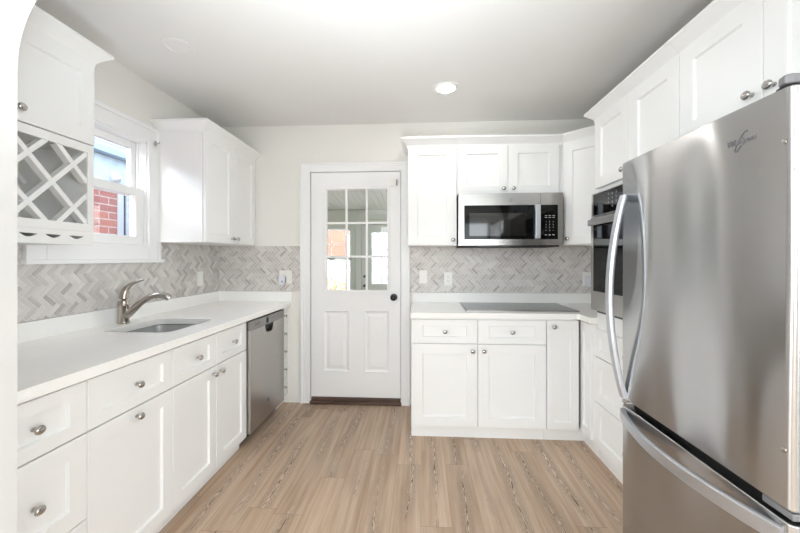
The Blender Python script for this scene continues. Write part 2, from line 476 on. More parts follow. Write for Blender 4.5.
# ------------------------------------------------------------------ herringbone backsplash
def clip(poly, x0, x1, y0, y1):
    for ax, lim, sg in ((0, x0, 1), (0, x1, -1), (1, y0, 1), (1, y1, -1)):
        out = []
        for i in range(len(poly)):
            a, b = poly[i], poly[(i + 1) % len(poly)]
            da, db = sg * (a[ax] - lim), sg * (b[ax] - lim)
            if da >= 0: out.append(a)
            if (da >= 0) != (db >= 0):
                t = da / (da - db); out.append(tuple(a[q] + (b[q] - a[q]) * t for q in range(4)))
        poly = out
        if len(poly) < 3: return []
    return poly
def backsplash(name, T, rects, origin):
    Wt, g, r2 = 0.0240, 0.0014, math.sqrt(0.5)
    ux0 = min(r[0] for r in rects); ux1 = max(r[1] for r in rects); vx0 = min(r[2] for r in rects); vx1 = max(r[3] for r in rects)
    vs, fs, tones, uvs = [], [], [], []
    N = int((ux1 - ux0 + vx1 - vx0) / Wt) + 12
    for i in range(-N, N):
        for j in range(-N, N):
            k = (i - j) % 6
            if k == 0: a0, b0, a1, b1, hz = i, j, i + 3, j + 1, True
            elif k == 5: a0, b0, a1, b1, hz = i, j, i + 1, j + 3, False
            else: continue
            a0, a1, b0, b1 = a0 * Wt + g, a1 * Wt - g, b0 * Wt + g, b1 * Wt - g
            cx, cy = ((a0 + a1) / 2 + (b0 + b1) / 2) * r2, ((b0 + b1) / 2 - (a0 + a1) / 2) * r2
            if not (-0.1 < cx < ux1 - ux0 + 0.1 and -0.1 < cy < vx1 - vx0 + 0.1): continue
            tone = min(1, max(0, random.gauss(0.46, 0.24)))
            q = random.random() * 40
            poly = []
            for (a, b) in ((a0, b0), (a1, b0), (a1, b1), (a0, b1)):
                la, lb = (a - a0, b - b0) if hz else (b - b0, a - a0)
                poly.append(((a + b) * r2 + ux0, (b - a) * r2 + vx0, la + q, lb + q))
            for r in rects:
                p = clip(poly, *r)
                if len(p) < 3: continue
                o = len(vs); n = len(p)
                vs += [(c[0], c[1], 0.009) for c in p] + [(c[0], c[1], 0.004) for c in p]
                fs.append(tuple(range(o, o + n))); tones.append(tone); uvs.append([(c[2], c[3]) for c in p])
                for m in range(n):
                    m2 = (m + 1) % n
                    fs.append((o + m, o + n + m, o + n + m2, o + m2)); tones.append(tone)
                    uvs.append([(p[m][2], p[m][3])] * 2 + [(p[m2][2], p[m2][3])] * 2)
    O = Vector(origin)
    me = bpy.data.meshes.new(name)
    me.from_pydata([T @ Vector(v) - O for v in vs], [], fs)
    ul = me.uv_layers.new(name='uv'); at = me.attributes.new('tone', 'FLOAT', 'FACE')
    for p in me.polygons:
        at.data[p.index].value = tones[p.index]
        for li, uv in zip(p.loop_indices, uvs[p.index]): ul.data[li].uv = uv
    me.materials.append(M['tile'])
    root = bpy.data.objects.new(name, me); COL.objects.link(root); root.location = origin
    props(root, kind='structure')
    mb = MB()
    for r in rects: mb.obox(T, r[0], r[1], r[2], r[3], 0.0005, 0.0075)
    gr = make_mesh('grout', mb, M['grout'], O); gr.parent = root
    return root
backsplash('wall_left_backsplash', frame((XL, 0, 0), (0, 1, 0), (0, 0, 1), (1, 0, 0)),
           [(A1 + 0.001, 1.54, 1.006, 1.412), (1.54, 2.405, 1.006, 1.284), (2.405, YB - 0.001, 1.006, 1.412)], (XL, 2.0, 1.0))
backsplash('wall_back_backsplash', frame((0, YB, 0), (1, 0, 0), (0, 0, 1), (0, -1, 0)),
           [(XL + 0.010, -1.083, 1.006, 1.412), (-0.098, XR - 0.001, 1.003, 1.402)], (0, YB, 1.0))

# ------------------------------------------------------------------ window on the left wall
w = Thing('window_1', None, None, (XL, 1.97, 1.28), kind='structure')
cy0, cy1, cz1 = 1.545, 2.398, 2.19
mb = MB()
for a, b, c, d in ((cy0, WY0 + 0.006, 1.293, cz1), (WY1 - 0.006, cy1, 1.293, cz1), (WY0 + 0.006, WY1 - 0.006, WZ1 - 0.006, cz1), (WY0 + 0.006, WY1 - 0.006, 1.293, WZ0 + 0.006)):
    mb.box(XL + 0.0015, XL + 0.016, a, b, c, d)
# raised outer band and inner bead of the casing
mb.box(XL, XL + 0.026, cy0 - 0.004, cy0 + 0.022, 1.29, cz1 + 0.004).box(XL, XL + 0.026, cy1 - 0.022, cy1 + 0.004, 1.29, cz1 + 0.004)
mb.box(XL, XL + 0.026, cy0 + 0.022, cy1 - 0.022, cz1 - 0.022, cz1 + 0.004)
w.part('casing', mb, 'trim', bevel=0.0025)
w.part('sill', MB().box(XL - 0.02, XL + 0.040, cy0 - 0.015, cy1 + 0.018, 1.272, 1.293), 'trim', bevel=0.003)
mb = MB().box(XL - 0.114, XL + 0.001, WY0 - 0.001, WY0 + 0.014, WZ0, WZ1).box(XL - 0.114, XL + 0.001, WY1 - 0.014, WY1 + 0.001, WZ0, WZ1)
mb.box(XL - 0.114, XL + 0.001, WY0, WY1, WZ1 - 0.014, WZ1 + 0.001).box(XL - 0.135, XL + 0.001, WY0, WY1, WZ0 - 0.001, WZ0 + 0.014)
mb.box(XL - 0.062, XL - 0.050, WY1 - 0.026, WY1 - 0.014, WZ0, WZ1).box(XL - 0.062, XL - 0.050, WY0 + 0.014, WY0 + 0.026, WZ0, WZ1)
w.part('jamb', mb, 'trim', bevel=0.0015)
def sash(name, x, z0, z1, st, rb, rt):
    y0, y1 = WY0 + 0.016, WY1 - 0.016
    mb = MB().box(x - 0.016, x + 0.016, y0, y0 + st, z0, z1).box(x - 0.016, x + 0.016, y1 - st, y1, z0, z1)
    mb.box(x - 0.016, x + 0.016, y0 + st, y1 - st, z0, z0 + rb).box(x - 0.016, x + 0.016, y0 + st, y1 - st, z1 - rt, z1)
    s = w.part(name, mb, 'trim', bevel=0.002)
    w.part('pane', MB().box(x - 0.002, x + 0.002, y0 + st - 0.004, y1 - st + 0.004, z0 + rb - 0.004, z1 - rt + 0.004), 'glass', s)
sash('lower_sash', XL - 0.030, WZ0 + 0.016, 1.765, 0.066, 0.055, 0.052)
sash('upper_sash', XL - 0.082, 1.715, WZ1 - 0.016, 0.046, 0.04, 0.045)
t = Thing('curtain_bracket', 'small grey metal curtain bracket screwed to the window casing corner', 'bracket', (XL + 0.027, 2.345, 2.092))
t.part('plate', MB().box(XL + 0.0265, XL + 0.030, 2.336, 2.354, 2.075, 2.109), 'nickel', bevel=0.001)
t.part('hook', MB().tube([(XL + 0.03, 2.345, 2.088), (XL + 0.046, 2.345, 2.088), (XL + 0.052, 2.345, 2.093), (XL + 0.052, 2.345, 2.103)], 0.003, 8), 'nickel', smooth=True)

# ------------------------------------------------------------------ back door
d = Thing('door_1', None, None, ((DX0 + DX1) / 2, YB, 0), kind='structure')
DF = YB - 0.006                                     # front face of the leaf
x0, x1, z0, z1 = DX0 + 0.012, DX1 - 0.010, 0.062, DZ1 - 0.008
lx0, lx1, lz0, lz1 = -0.847, -0.300, 1.017, 1.916
mb = MB()
pans = [(-0.868, -0.643), (-0.505, -0.285)]
pz0, pz1 = 0.290, 0.832
def leaf_rect(a, b, c, e): mb.box(a, b, DF, DF + 0.042, c, e)
leaf_rect(x0, lx0 - 0.012, z0, z1); leaf_rect(lx1 + 0.012, x1, z0, z1)
leaf_rect(lx0 - 0.012, lx1 + 0.012, lz1 + 0.012, z1); leaf_rect(lx0 - 0.012, lx1 + 0.012, pz1, lz0 - 0.012)
leaf_rect(lx0 - 0.012, lx1 + 0.012, z0, pz0); leaf_rect(pans[0][1], pans[1][0], pz0, pz1)
leaf_rect(pans[0][0], lx0 - 0.012, pz0, pz1) if pans[0][0] > lx0 - 0.012 else None
leaf = d.part('door_leaf', mb, 'door')
def ring_faces(mb, T, loops):
    vs, fs = [], []
    for (a, b, c, e, n) in loops: vs += [T @ Vector(p) for p in ((a, c, n), (b, c, n), (b, e, n), (a, e, n))]
    for j in range(len(loops) - 1):
        for i in range(4):
            q = j * 4 + i; r = j * 4 + (i + 1) % 4; fs.append((q, r, r + 4, q + 4))
    k = (len(loops) - 1) * 4; fs.append((k, k + 1, k + 2, k + 3)); mb.add(vs, fs)
TB = frame((0, DF, 0), (1, 0, 0), (0, 0, 1), (0, -1, 0))
for a, b in pans:
    mb = MB()
    ring_faces(mb, TB, [(a - 0.004, b + 0.004, pz0 - 0.004, pz1 + 0.004, 0.0), (a, b, pz0, pz1, 0.004), (a + 0.012, b - 0.012, pz0 + 0.012, pz1 - 0.012, -0.007),
                        (a + 0.024, b - 0.024, pz0 + 0.024, pz1 - 0.024, -0.009), (a + 0.052, b - 0.052, pz0 + 0.052, pz1 - 0.052, 0.0)])
    d.part('raised_panel', mb, 'door')
mb = MB()
fo = 0.026
for a, b, c, e in ((lx0 - fo, lx0, lz0 - fo, lz1 + fo), (lx1, lx1 + fo, lz0 - fo, lz1 + fo), (lx0, lx1, lz1, lz1 + fo), (lx0, lx1, lz0 - fo, lz0)):
    mb.box(a, b, DF - 0.010, DF + 0.05, c, e)
lite = d.part('glazing_frame', mb, 'door', bevel=0.003)
mb = MB()
for i in (1, 2):
    u = lx0 + (lx1 - lx0) * i / 3; mb.box(u - 0.0095, u + 0.0095, DF - 0.004, DF + 0.008, lz0, lz1)
    v = lz0 + (lz1 - lz0) * i / 3; mb.box(lx0, lx1, DF - 0.0035, DF + 0.0075, v - 0.0095, v + 0.0095)
d.part('muntins', mb, 'door', lite, bevel=0.002)
for i in range(3):
    for j in range(3):
        a = lx0 + (lx1 - lx0) * i / 3; b = lz0 + (lz1 - lz0) * j / 3
        d.part('pane', MB().box(a + 0.002, a + (lx1 - lx0) / 3 - 0.002, DF + 0.012, DF + 0.016, b + 0.002, b + (lz1 - lz0) / 3 - 0.002), 'glass', lite)
T = frame((-0.240, DF, 0.958), (1, 0, 0), (0, 0, 1), (0, -1, 0))
d.part('door_knob', MB().lathe(T, [(0.031, 0), (0.031, 0.006), (0.013, 0.010), (0.012, 0.030), (0.024, 0.036), (0.029, 0.046), (0.026, 0.060), (0.014, 0.067), (0.004, 0.069)], 24), 'black', label='round matte black door knob', smooth=True)
# casing and jamb
cas = Thing('trim_1', None, None, ((DX0 + DX1) / 2, YB, 0), kind='structure')
ox0, ox1, oz1 = -1.082, -0.098, 2.155
mb = MB()
for lo, hi, th in ((0, 1, 0.014), (0, 0.20, 0.024), (0.32, 0.42, 0.018), (0.90, 1.0, 0.018)):
    def S(o, i, k): return o + (i - o) * k
    a0_, a1_ = S(ox0, DX0 + 0.004, lo), S(ox0, DX0 + 0.004, hi)
    b0_, b1_ = S(ox1, DX1 - 0.004, lo), S(ox1, DX1 - 0.004, hi)
    h0_, h1_ = S(oz1, DZ1 - 0.004, lo), S(oz1, DZ1 - 0.004, hi)
    mb.box(min(a0_, a1_), max(a0_, a1_), YB - th, YB - 0.0005, 0, h0_); mb.box(min(b0_, b1_), max(b0_, b1_), YB - th, YB - 0.0005, 0, h0_)
    mb.box(a1_, b1_, YB - th, YB - 0.0005, h1_, h0_)
cas.part('casing', mb, 'trim', bevel=0.002)
mb = MB().box(DX0 - 0.001, DX0 + 0.010, YB - 0.002, YB + 0.12, 0, DZ1).box(DX1 - 0.008, DX1 + 0.001, YB - 0.002, YB + 0.12, 0, DZ1)
mb.box(DX0, DX1, YB - 0.002, YB + 0.12, DZ1 - 0.006, DZ1 + 0.001)
cas.part('jamb', mb, 'trim')
cas.part('threshold', MB().box(DX0 + 0.001, DX1 - 0.001, YB - 0.03, YB + 0.14, 0.0, 0.026).box(DX0 + 0.011, DX1 - 0.009, YB - 0.012, YB + 0.14, 0.026, 0.052), 'threshold', label='dark brown wooden threshold', bevel=0.004)
t = Thing('door_sensor', 'small white contact sensor at the top right corner of the back door', 'sensor', (-0.245, YB - 0.03, 1.945))
t.part('body', MB().box(-0.268, -0.222, DF - 0.018, DF - 0.0005, 1.940, 2.005), 'plastic', bevel=0.003)
t.part('bracket', MB().box(-0.220, -0.207, DF - 0.020, DF - 0.0005, 1.945, 1.998), 'nickel', bevel=0.002)

# ------------------------------------------------------------------ cabinets: helpers
RS, RT = 0.062, 0.062
def front(t, name, T, w, h, rs=RS, rt=RT, kn=None, th=0.02, parent=None):
    p = t.part(name, MB().shaker(T, w, h, th, rs, rt), 'cab', parent)
    if kn: knob(t, p, off(T, kn[0], kn[1], th))
    return p
CROWN = [(0.0, 2.180), (0.006, 2.180), (0.008, 2.196), (0.016, 2.206), (0.030, 2.220), (0.044, 2.232), (0.050, 2.238), (0.053, 2.240), (0.053, 2.252), (0.0, 2.252)]

GB, GW = 'white base cabinets', 'white wall cabinets'
XF = -1.21                                          # carcass front of the left run, fronts sit on it
def base_left(label, y0, y1):
    t = Thing('base_cabinet', label, 'cabinet', ((XL + XF) / 2, (y0 + y1) / 2, 0), GB)
    t.part('carcass', MB().box(XL + 0.002, XF, y0 + 0.0008, y1 - 0.0008, 0.088, 0.8745), 'cab')
    t.part('toe_kick', MB().box(XL + 0.05, XF - 0.032, y0 + 0.001, y1 - 0.001, 0.0, 0.088), 'cab')
    return t
g = 0.0019
# 1: three drawers beside the archway
y0, y1 = A1 + 0.003, 1.203
t = base_left('white three-drawer base cabinet beside the archway, nearest the camera', y0, y1)
for (a, b, rt) in ((0.682, 0.864, 0.047), (0.3755, 0.676, RT), (0.085, 0.370, RT)):
    front(t, 'drawer', FL(XF, y0 + g, a), y1 - y0 - 2 * g, b - a, RS, rt, ((y1 - y0) / 2 - g, (b - a) / 2))
# 2: pull-out with one drawer
y0, y1 = 1.203, 1.642
t = base_left('white base cabinet with one wide drawer above one centre-knob door', y0, y1)
front(t, 'drawer', FL(XF, y0 + g, 0.682), y1 - y0 - 2 * g, 0.182, RS, 0.047, (0.218, 0.091))
front(t, 'door', FL(XF, y0 + g, 0.080), y1 - y0 - 2 * g, 0.596, RS, RT, (0.218, 0.596 - 0.036))
# 3: sink cabinet
y0, ym, y1 = 1.642, 2.006, 2.366
t = Thing('base_cabinet', 'white sink base cabinet with two doors, left of the dishwasher', 'cabinet', ((XL + XF) / 2, (y0 + y1) / 2, 0), GB)
mb = MB().box(XL + 0.002, XF, y0 + 0.001, y0 + 0.019, 0.088, 0.8745).box(XL + 0.002, XF, y1 - 0.019, y1 - 0.001, 0.088, 0.8745)
mb.box(XL + 0.002, XF, y0 + 0.019, y1 - 0.019, 0.088, 0.106).box(XF - 0.018, XF, y0 + 0.019, y1 - 0.019, 0.106, 0.8745)
t.part('carcass', mb, 'cab')
t.part('toe_kick', MB().box(XL + 0.05, XF - 0.032, y0 + 0.001, y1 - 0.001, 0.0, 0.088), 'cab')
for a, b, ku in ((y0, ym, ym - y0 - 0.036), (ym, y1, 0.036)):
    front(t, 'drawer_front', FL(XF, a + g, 0.682), b - a - 2 * g, 0.182, RS, 0.047, ((b - a) / 2, 0.091))
    front(t, 'door', FL(XF, a + g, 0.080), b - a - 2 * g, 0.596, RS, RT, (ku, 0.596 - 0.040))
# 4: dishwasher
y0, y1 = 2.370, 2.974
t = Thing('dishwasher', 'stainless steel dishwasher under the left counter end', 'dishwasher', (-1.5, 2.672, 0))
t.part('tub', MB().box(XL + 0.01, XF - 0.012, y0 + 0.006, y1 - 0.006, 0.10, 0.868), 'dark')
t.part('toe_panel', MB().box(XL + 0.06, -1.262, y0 + 0.002, y1 - 0.002, 0.0, 0.100), 'black')
TD = FL(-1.212, y0, 0)
Wd = y1 - y0
# door skin with the scooped pocket grip cut out of its top edge
px0, px1, pd = 0.235, 0.395, 0.062
pk = [(px1, 0.800), (px1 - 0.006, 0.775), (px1 - 0.024, 0.800 - pd + 0.008), (px1 - 0.046, 0.800 - pd), (px0 + 0.046, 0.800 - pd), (px0 + 0.024, 0.800 - pd + 0.008), (px0 + 0.006, 0.775), (px0, 0.800)]
t.part('door_panel', MB().prism(TD, [(0.002, 0.092), (Wd - 0.002, 0.092), (Wd - 0.002, 0.800)] + pk + [(0.002, 0.800)], 0.0, 0.045), 'steel_warm', label='brushed stainless door panel', bevel=0.003)
t.part('pocket_handle', MB().prism(TD, [(px0 + 0.002, 0.799)] + pk[::-1][1:-1] + [(px1 - 0.002, 0.799)], 0.0, 0.012), 'black', label='dark recessed pocket grip')
cp = t.part('control_panel', MB().obox(TD, 0.002, Wd - 0.002, 0.8015, 0.866, 0.0, 0.045), 'steel_dark', bevel=0.002)
mb = MB()
for i in range(2):
    for r in range(2):
        t.part('button_legend', MB().obox(TD, 0.068 + i * 0.045, 0.105 + i * 0.045, 0.826 + r * 0.012, 0.830 + r * 0.012, 0.0451, 0.0458), 'dark_legend', cp)
for i in range(5): t.part('button_legend', MB().obox(TD, 0.34 + i * 0.022, 0.348 + i * 0.022, 0.834, 0.838, 0.0451, 0.0458), 'dark_legend', cp)
t.part('button_legend', MB().obox(TD, 0.475, 0.485, 0.832, 0.842, 0.0451, 0.0458), 'dark_legend', cp)
t.part('display', MB().obox(TD, 0.255, 0.292, 0.812, 0.852, 0.0451, 0.0462), 'blackglass', cp)
def roundel(t, T, r, name='emblem'):
    mb = MB()
    for k0, k1 in ((0.86, 1.0),):
        n = 28; vs = []; fs = []
        for i in range(n):
            a = 2 * PI * i / n
            for rr, h in ((k0 * r, 0), (k0 * r, 0.0012), (r, 0.0012), (r, 0)): vs.append(T @ Vector((rr * math.cos(a), rr * math.sin(a), h)))
        for i in range(n):
            for q in range(4):
                a = i * 4 + q; b = i * 4 + (q + 1) % 4; c = ((i + 1) % n) * 4
                fs.append((a, b, c + (q + 1) % 4, c + q))
        mb.add(vs, fs)
    mb.text('GE', r * 1.05, T @ Matrix.Translation((0, 0, 0.0007)), 0.0004, shear=0.3)
    return t.part(name, mb, 'grey_plastic', label='round GE monogram badge')
roundel(t, off(TD, 0.285, 0.225, 0.0452), 0.015)
# 5: narrow spice drawers in the corner
y0, y1 = 2.980, YB - 0.003
t = Thing('spice_drawer_cabinet', 'narrow white tower of small drawers between dishwasher and back wall', 'cabinet', (-1.5, (y0 + y1) / 2, 0), GB)
t.part('carcass', MB().box(XL + 0.002, XF, y0, y1, 0.088, 0.8745), 'cab')
t.part('toe_kick', MB().box(XL + 0.05, XF - 0.032, y0, y1, 0.0, 0.088), 'cab')
for i in range(5):
    z = 0.100 + i * 0.1555
    p = t.part('drawer', MB().obox(FL(XF, y0 + 0.012, z), 0, y1 - y0 - 0.045, 0, 0.1515, 0, 0.02), 'cab', bevel=0.002)
    knob(t, p, off(FL(XF, y0 + 0.012, z), 0.045, 0.078, 0.02), 0.85)

# left worktop with sink hole
ct = Thing('countertop', 'long white quartz countertop with sink cutout along the left wall', 'countertop', (-1.5, 2.0, 0.876), 'white quartz countertops')
ZT0, ZT1 = 0.876, 0.914
sx0, sx1, sy0, sy1, sr = -1.694, -1.312, 1.775, 2.200, 0.060
def rrect(x0, x1, y0, y1, r, n=8):
    out = []
    for cx, cy, a0_ in ((x1 - r, y1 - r, 0), (x0 + r, y1 - r, 90), (x0 + r, y0 + r, 180), (x1 - r, y0 + r, 270)):
        out += [(cx + r * math.cos(math.radians(a0_ + 90 * i / n)), cy + r * math.sin(math.radians(a0_ + 90 * i / n))) for i in range(n + 1)]
    return out
def plate_with_hole(X0, X1, Y0, Y1, hole, box, r, z0, z1, n=8):
    """slab with a rounded hole: each hole corner fans out to the slab corner beside it"""
    hx0, hx1, hy0, hy1 = box; out = []
    for (cx, cy), p, q in (((X1, Y1), (X1, hy1 - r), (hx1 - r, Y1)), ((X0, Y1), (hx0 + r, Y1), (X0, hy1 - r)),
                           ((X0, Y0), (X0, hy0 + r), (hx0 + r, Y0)), ((X1, Y0), (hx1 - r, Y0), (X1, hy0 + r))):
        for i in range(n + 1):
            k = i / n
            if k <= 0.5: a, b, m = p, (cx, cy), k * 2
            else: a, b, m = (cx, cy), q, k * 2 - 1
            out.append((a[0] + (b[0] - a[0]) * m, a[1] + (b[1] - a[1]) * m))
    N = len(hole); mb = MB()
    vs = [(p[0], p[1], z) for lp, z in ((out, z0), (out, z1), (hole, z1), (hole, z0)) for p in lp]
    fs = []
    for j in range(4):
        for i in range(N):
            a = j * N + i; b = j * N + (i + 1) % N; c = ((j + 1) % 4) * N
            fs.append((a, b, c + (i + 1) % N, c + i))
    return mb.add(vs, fs)
cy_end = YB - 0.003
mb = plate_with_hole(XL + 0.002, -1.168, A1 + 0.002, cy_end, rrect(sx0, sx1, sy0, sy1, sr), (sx0, sx1, sy0, sy1), sr, ZT0, ZT1)
ct.part('slab', mb, 'quartz', bevel=0.002)
mb = MB().box(XL + 0.001, XL + 0.021, A1 + 0.002, cy_end, ZT1, 1.004).box(XL + 0.021, -1.155, YB - 0.021, YB - 0.001, ZT1, 1.004)
ct.part('upstand', mb, 'quartz', bevel=0.0015)
sk = Thing('sink', 'undermount stainless steel sink in the left counter', 'sink', ((sx0 + sx1) / 2, (sy0 + sy1) / 2, 0.68))
bm_loops = [(0.020, 0.8755, 0.02), (0.004, 0.8755, 0.0), (-0.004, 0.872, 0.0), (-0.012, 0.700, 0.0), (-0.030, 0.684, -0.01), (-0.06, 0.682, -0.02)]
mb = MB(); vs = []; fs = []
N = 36
for e, z, _ in bm_loops:
    vs += [(p[0], p[1], z) for p in rrect(sx0 - e, sx1 + e, sy0 - e, sy1 + e, max(0.02, sr + e))]
for j in range(len(bm_loops) - 1):
    for i in range(N):
        a = j * N + i; b = j * N + (i + 1) % N; fs.append((a, b, b + N, a + N))
fs.append(tuple(range((len(bm_loops) - 1) * N, len(bm_loops) * N)))
mb.add(vs, fs)
basin = sk.part('basin', mb, 'sinksteel', smooth=True)
sk.part('drain', MB().lathe(Matrix.Translation((-1.486, 1.985, 0.6825)), [(0.042, 0), (0.042, 0.003), (0.036, 0.004), (0.030, 0.001), (0.004, 0.001)], 24), 'nickel', smooth=True)
# faucet
fx, fy, fz = -1.764, 2.012, 0.9145
f = Thing('faucet', 'brushed nickel single-lever pull-out faucet behind the sink', 'faucet', (fx, fy, fz))
Tf = Matrix.Translation((fx, fy, fz))
f.part('body', MB().lathe(Tf, [(0.031, 0), (0.031, 0.003), (0.0285, 0.006), (0.028, 0.105), (0.029, 0.107), (0.029, 0.112), (0.0275, 0.114), (0.0275, 0.128), (0.026, 0.134)], 28), 'nickel_warm', smooth=True)
d2 = Vector((0.965, 0.262, 0))
def fp(s_, z): return (fx + d2.x * s_, fy + d2.y * s_, fz + z)
cv = [(0.010, 0.050), (0.030, 0.062), (0.055, 0.085), (0.085, 0.115), (0.115, 0.140), (0.145, 0.156), (0.172, 0.163), (0.192, 0.163)]
f.part('spout', MB().tube([fp(*c) for c in cv], [0.026, 0.024, 0.021, 0.018, 0.0165, 0.016, 0.0165, 0.018], 16), 'nickel_warm', smooth=True)
f.part('spray_head', MB().tube([fp(0.188, 0.164), fp(0.205, 0.163), fp(0.225, 0.157), fp(0.238, 0.149), fp(0.246, 0.141)], [0.0185, 0.0195, 0.021, 0.021, 0.017], 16), 'nickel', smooth=True)
lv = [(0.0, 0.128), (0.0, 0.150), (0.004, 0.178), (0.014, 0.205), (0.034, 0.228), (0.062, 0.245), (0.090, 0.254), (0.108, 0.258)]
f.part('lever', MB().tube([fp(*c) for c in lv], [0.0265, 0.026, 0.023, 0.018, 0.0125, 0.009, 0.0065, 0.004], 16, (1.0, 1.0)), 'nickel_warm', smooth=True)

# left wall cabinet beyond the window
y0, ym, y1 = 2.378, 2.750, 3.122
t = Thing('wall_cabinet', 'white two-door wall cabinet right of the window, over the dishwasher', 'cabinet', (-1.68, 2.75, 1.413), GW)
t.part('carcass', MB().box(XL + 0.002, -1.512, y0, YB - 0.002, 1.413, 2.19), 'cab', bevel=0.001)
front(t, 'door', FL(-1.510, y0 + 0.006, 1.416), ym - y0 - 0.008, 0.768, 0.062, 0.062, (ym - y0 - 0.036, 0.040))
front(t, 'door', FL(-1.510, ym + 0.002, 1.416), y1 - ym - 0.008, 0.768, 0.062, 0.062, (0.034, 0.040))
t.part('crown_molding', MB().sweep([(XL + 0.002, y0), (-1.500, y0), (-1.500, YB - 0.002)], CROWN, 1), 'cab')

# wine rack wall cabinet by the archway
y0, y1 = 1.190, 1.545
t = Thing('wine_rack_cabinet', 'white wall cabinet with lattice wine rack left of the window', 'cabinet', (-1.68, 1.37, 1.36), GW)
zb = 1.385
t.part('carcass', MB().box(XL + 0.002, -1.512, y0, y1, 1.800, 2.19), 'cab')
front(t, 'door', FL(-1.510, y0 + 0.002, 1.815), y1 - y0 - 0.004, 0.372, 0.066, 0.062, (0.036, 0.046))
mb = MB().box(XL + 0.002, -1.512, y0, y0 + 0.018, zb, 1.800).box(XL + 0.002, -1.512, y1 - 0.018, y1, zb, 1.800).box(XL + 0.002, -1.514, y0 + 0.018, y1 - 0.018, 1.424, 1.440)
t.part('rack_sides', mb, 'cab')
t.part('rack_back', MB().box(XL + 0.003, XL + 0.012, y0 + 0.018, y1 - 0.018, 1.44, 1.80), 'cab_in')
iy0, iy1, iz0, iz1 = 1.218, 1.516, 1.455, 1.776
mb = MB()
for a, b, c, e in ((y0, iy0, 1.42, 1.812), (iy1, y1, 1.42, 1.812), (iy0, iy1, iz1, 1.812), (iy0, iy1, 1.42, iz0)):
    mb.box(-1.512, -1.498, a, b, c, e)
t.part('rack_frame', mb, 'cab', bevel=0.001)
def seg_clip(p, q, x0, x1, y0, y1):
    d_ = (q[0] - p[0], q[1] - p[1]); t0, t1 = 0, 1
    for ax, lo, hi in ((0, x0, x1), (1, y0, y1)):
        if abs(d_[ax]) < 1e-9: continue
        a, b = (lo - p[ax]) / d_[ax], (hi - p[ax]) / d_[ax]
        t0, t1 = max(t0, min(a, b)), min(t1, max(a, b))
    return (t0, t1) if t1 > t0 else None
for sg in (1, -1):
    for k in (-2, -1, 0, 1, 2):
        c0 = (1.3665 + k * 0.180, 1.6155)
        p, q = (c0[0] - 0.5, c0[1] - 0.5 * sg * 1.05), (c0[0] + 0.5, c0[1] + 0.5 * sg * 1.05)
        cl = seg_clip(p, q, iy0 - 0.004, iy1 + 0.004, iz0 - 0.004, iz1 + 0.004)
        if not cl: continue
        a = [p[i] + (q[i] - p[i]) * cl[0] for i in (0, 1)]; b = [p[i] + (q[i] - p[i]) * cl[1] for i in (0, 1)]
        L = math.hypot(b[0] - a[0], b[1] - a[1])
        if L < 0.05: continue
        u = ((b[0] - a[0]) / L, (b[1] - a[1]) / L)
        xf = -1.503 if sg == 1 else -1.5045
        Ts = frame((xf, a[0], a[1]), (0, u[0], u[1]), (0, -u[1], u[0]), (1, 0, 0))
        t.part('lattice_slat', MB().obox(Ts, 0, L, -0.0095, 0.0095, -0.030, 0), 'cab')
        t.part('lattice_slat', MB().obox(Ts, 0, L, -0.0095, 0.0095, -0.322, -0.296), 'cab')
# stemware rails under the rack: fascia with flat-topped scoops, and a board shading the cavity
TS = FL(-1.512, 0, 0)
def scoop(c, w_, z, h): return [(c - w_ / 2 + w_ * i / 10, z - h * math.sin(PI * i / 10)) for i in range(11)]
cs = (1.275, 1.368, 1.465)
fas = [(y0, 1.356), (y1, 1.356), (y1, 1.420), (y0, 1.420)]
mb = MB()
# fascia built as strips around the scoops
mb.obox(TS, y0, y1, 1.3985, 1.4215, 0, 0.012)
edges = [y0] + [e for c in cs for e in (c - 0.033, c + 0.033)] + [y1]
for i in range(0, len(edges), 2): mb.obox(TS, edges[i], edges[i + 1], 1.360, 1.3985, 0, 0.012)
for c in cs:
    sc = scoop(c, 0.066, 1.3985, 0.014)
    mb.prism(TS, [(c - 0.033, 1.360), (c + 0.033, 1.360)] + sc[::-1], 0, 0.012)
t.part('stemware_rail', mb, 'cab')
mb = MB().box(XL + 0.01, -1.514, y0 + 0.019, y1 - 0.019, 1.361, 1.367)
t.part('shade_board', mb, 'cab')  # added bottom board, closes the cavity so the scoops look dark
t.part('crown_molding', MB().sweep([(-1.500, y0), (-1.500, y1), (XL + 0.002, y1)], CROWN, 1), 'cab')

# ------------------------------------------------------------------ back run
YF = 2.58
t = Thing('base_cabinet', 'white two-drawer two-door base cabinet under the cooktop, right of the back door', 'cabinet', (0.41, 2.86, 0), GB)
xa, xm, xb = -0.070, 0.404, 0.881
t.part('carcass', MB().box(xa, xb - 0.001, YF, YB - 0.004, 0.090, 0.8745), 'cab')
t.part('toe_kick', MB().box(xa, xb - 0.001, YF + 0.030, YB - 0.03, 0, 0.090), 'cab')
for a, b, ku in ((xa + 0.004, xm, xm - xa - 0.044), (xm, xb, 0.040)):
    front(t, 'drawer', FB(a + g, YF, 0.694), b - a - 2 * g, 0.168, 0.076, 0.043, ((b - a) / 2, 0.084))
    front(t, 'door', FB(a + g, YF, 0.096), b - a - 2 * g, 0.592, 0.076, 0.070, (ku, 0.592 - 0.046))
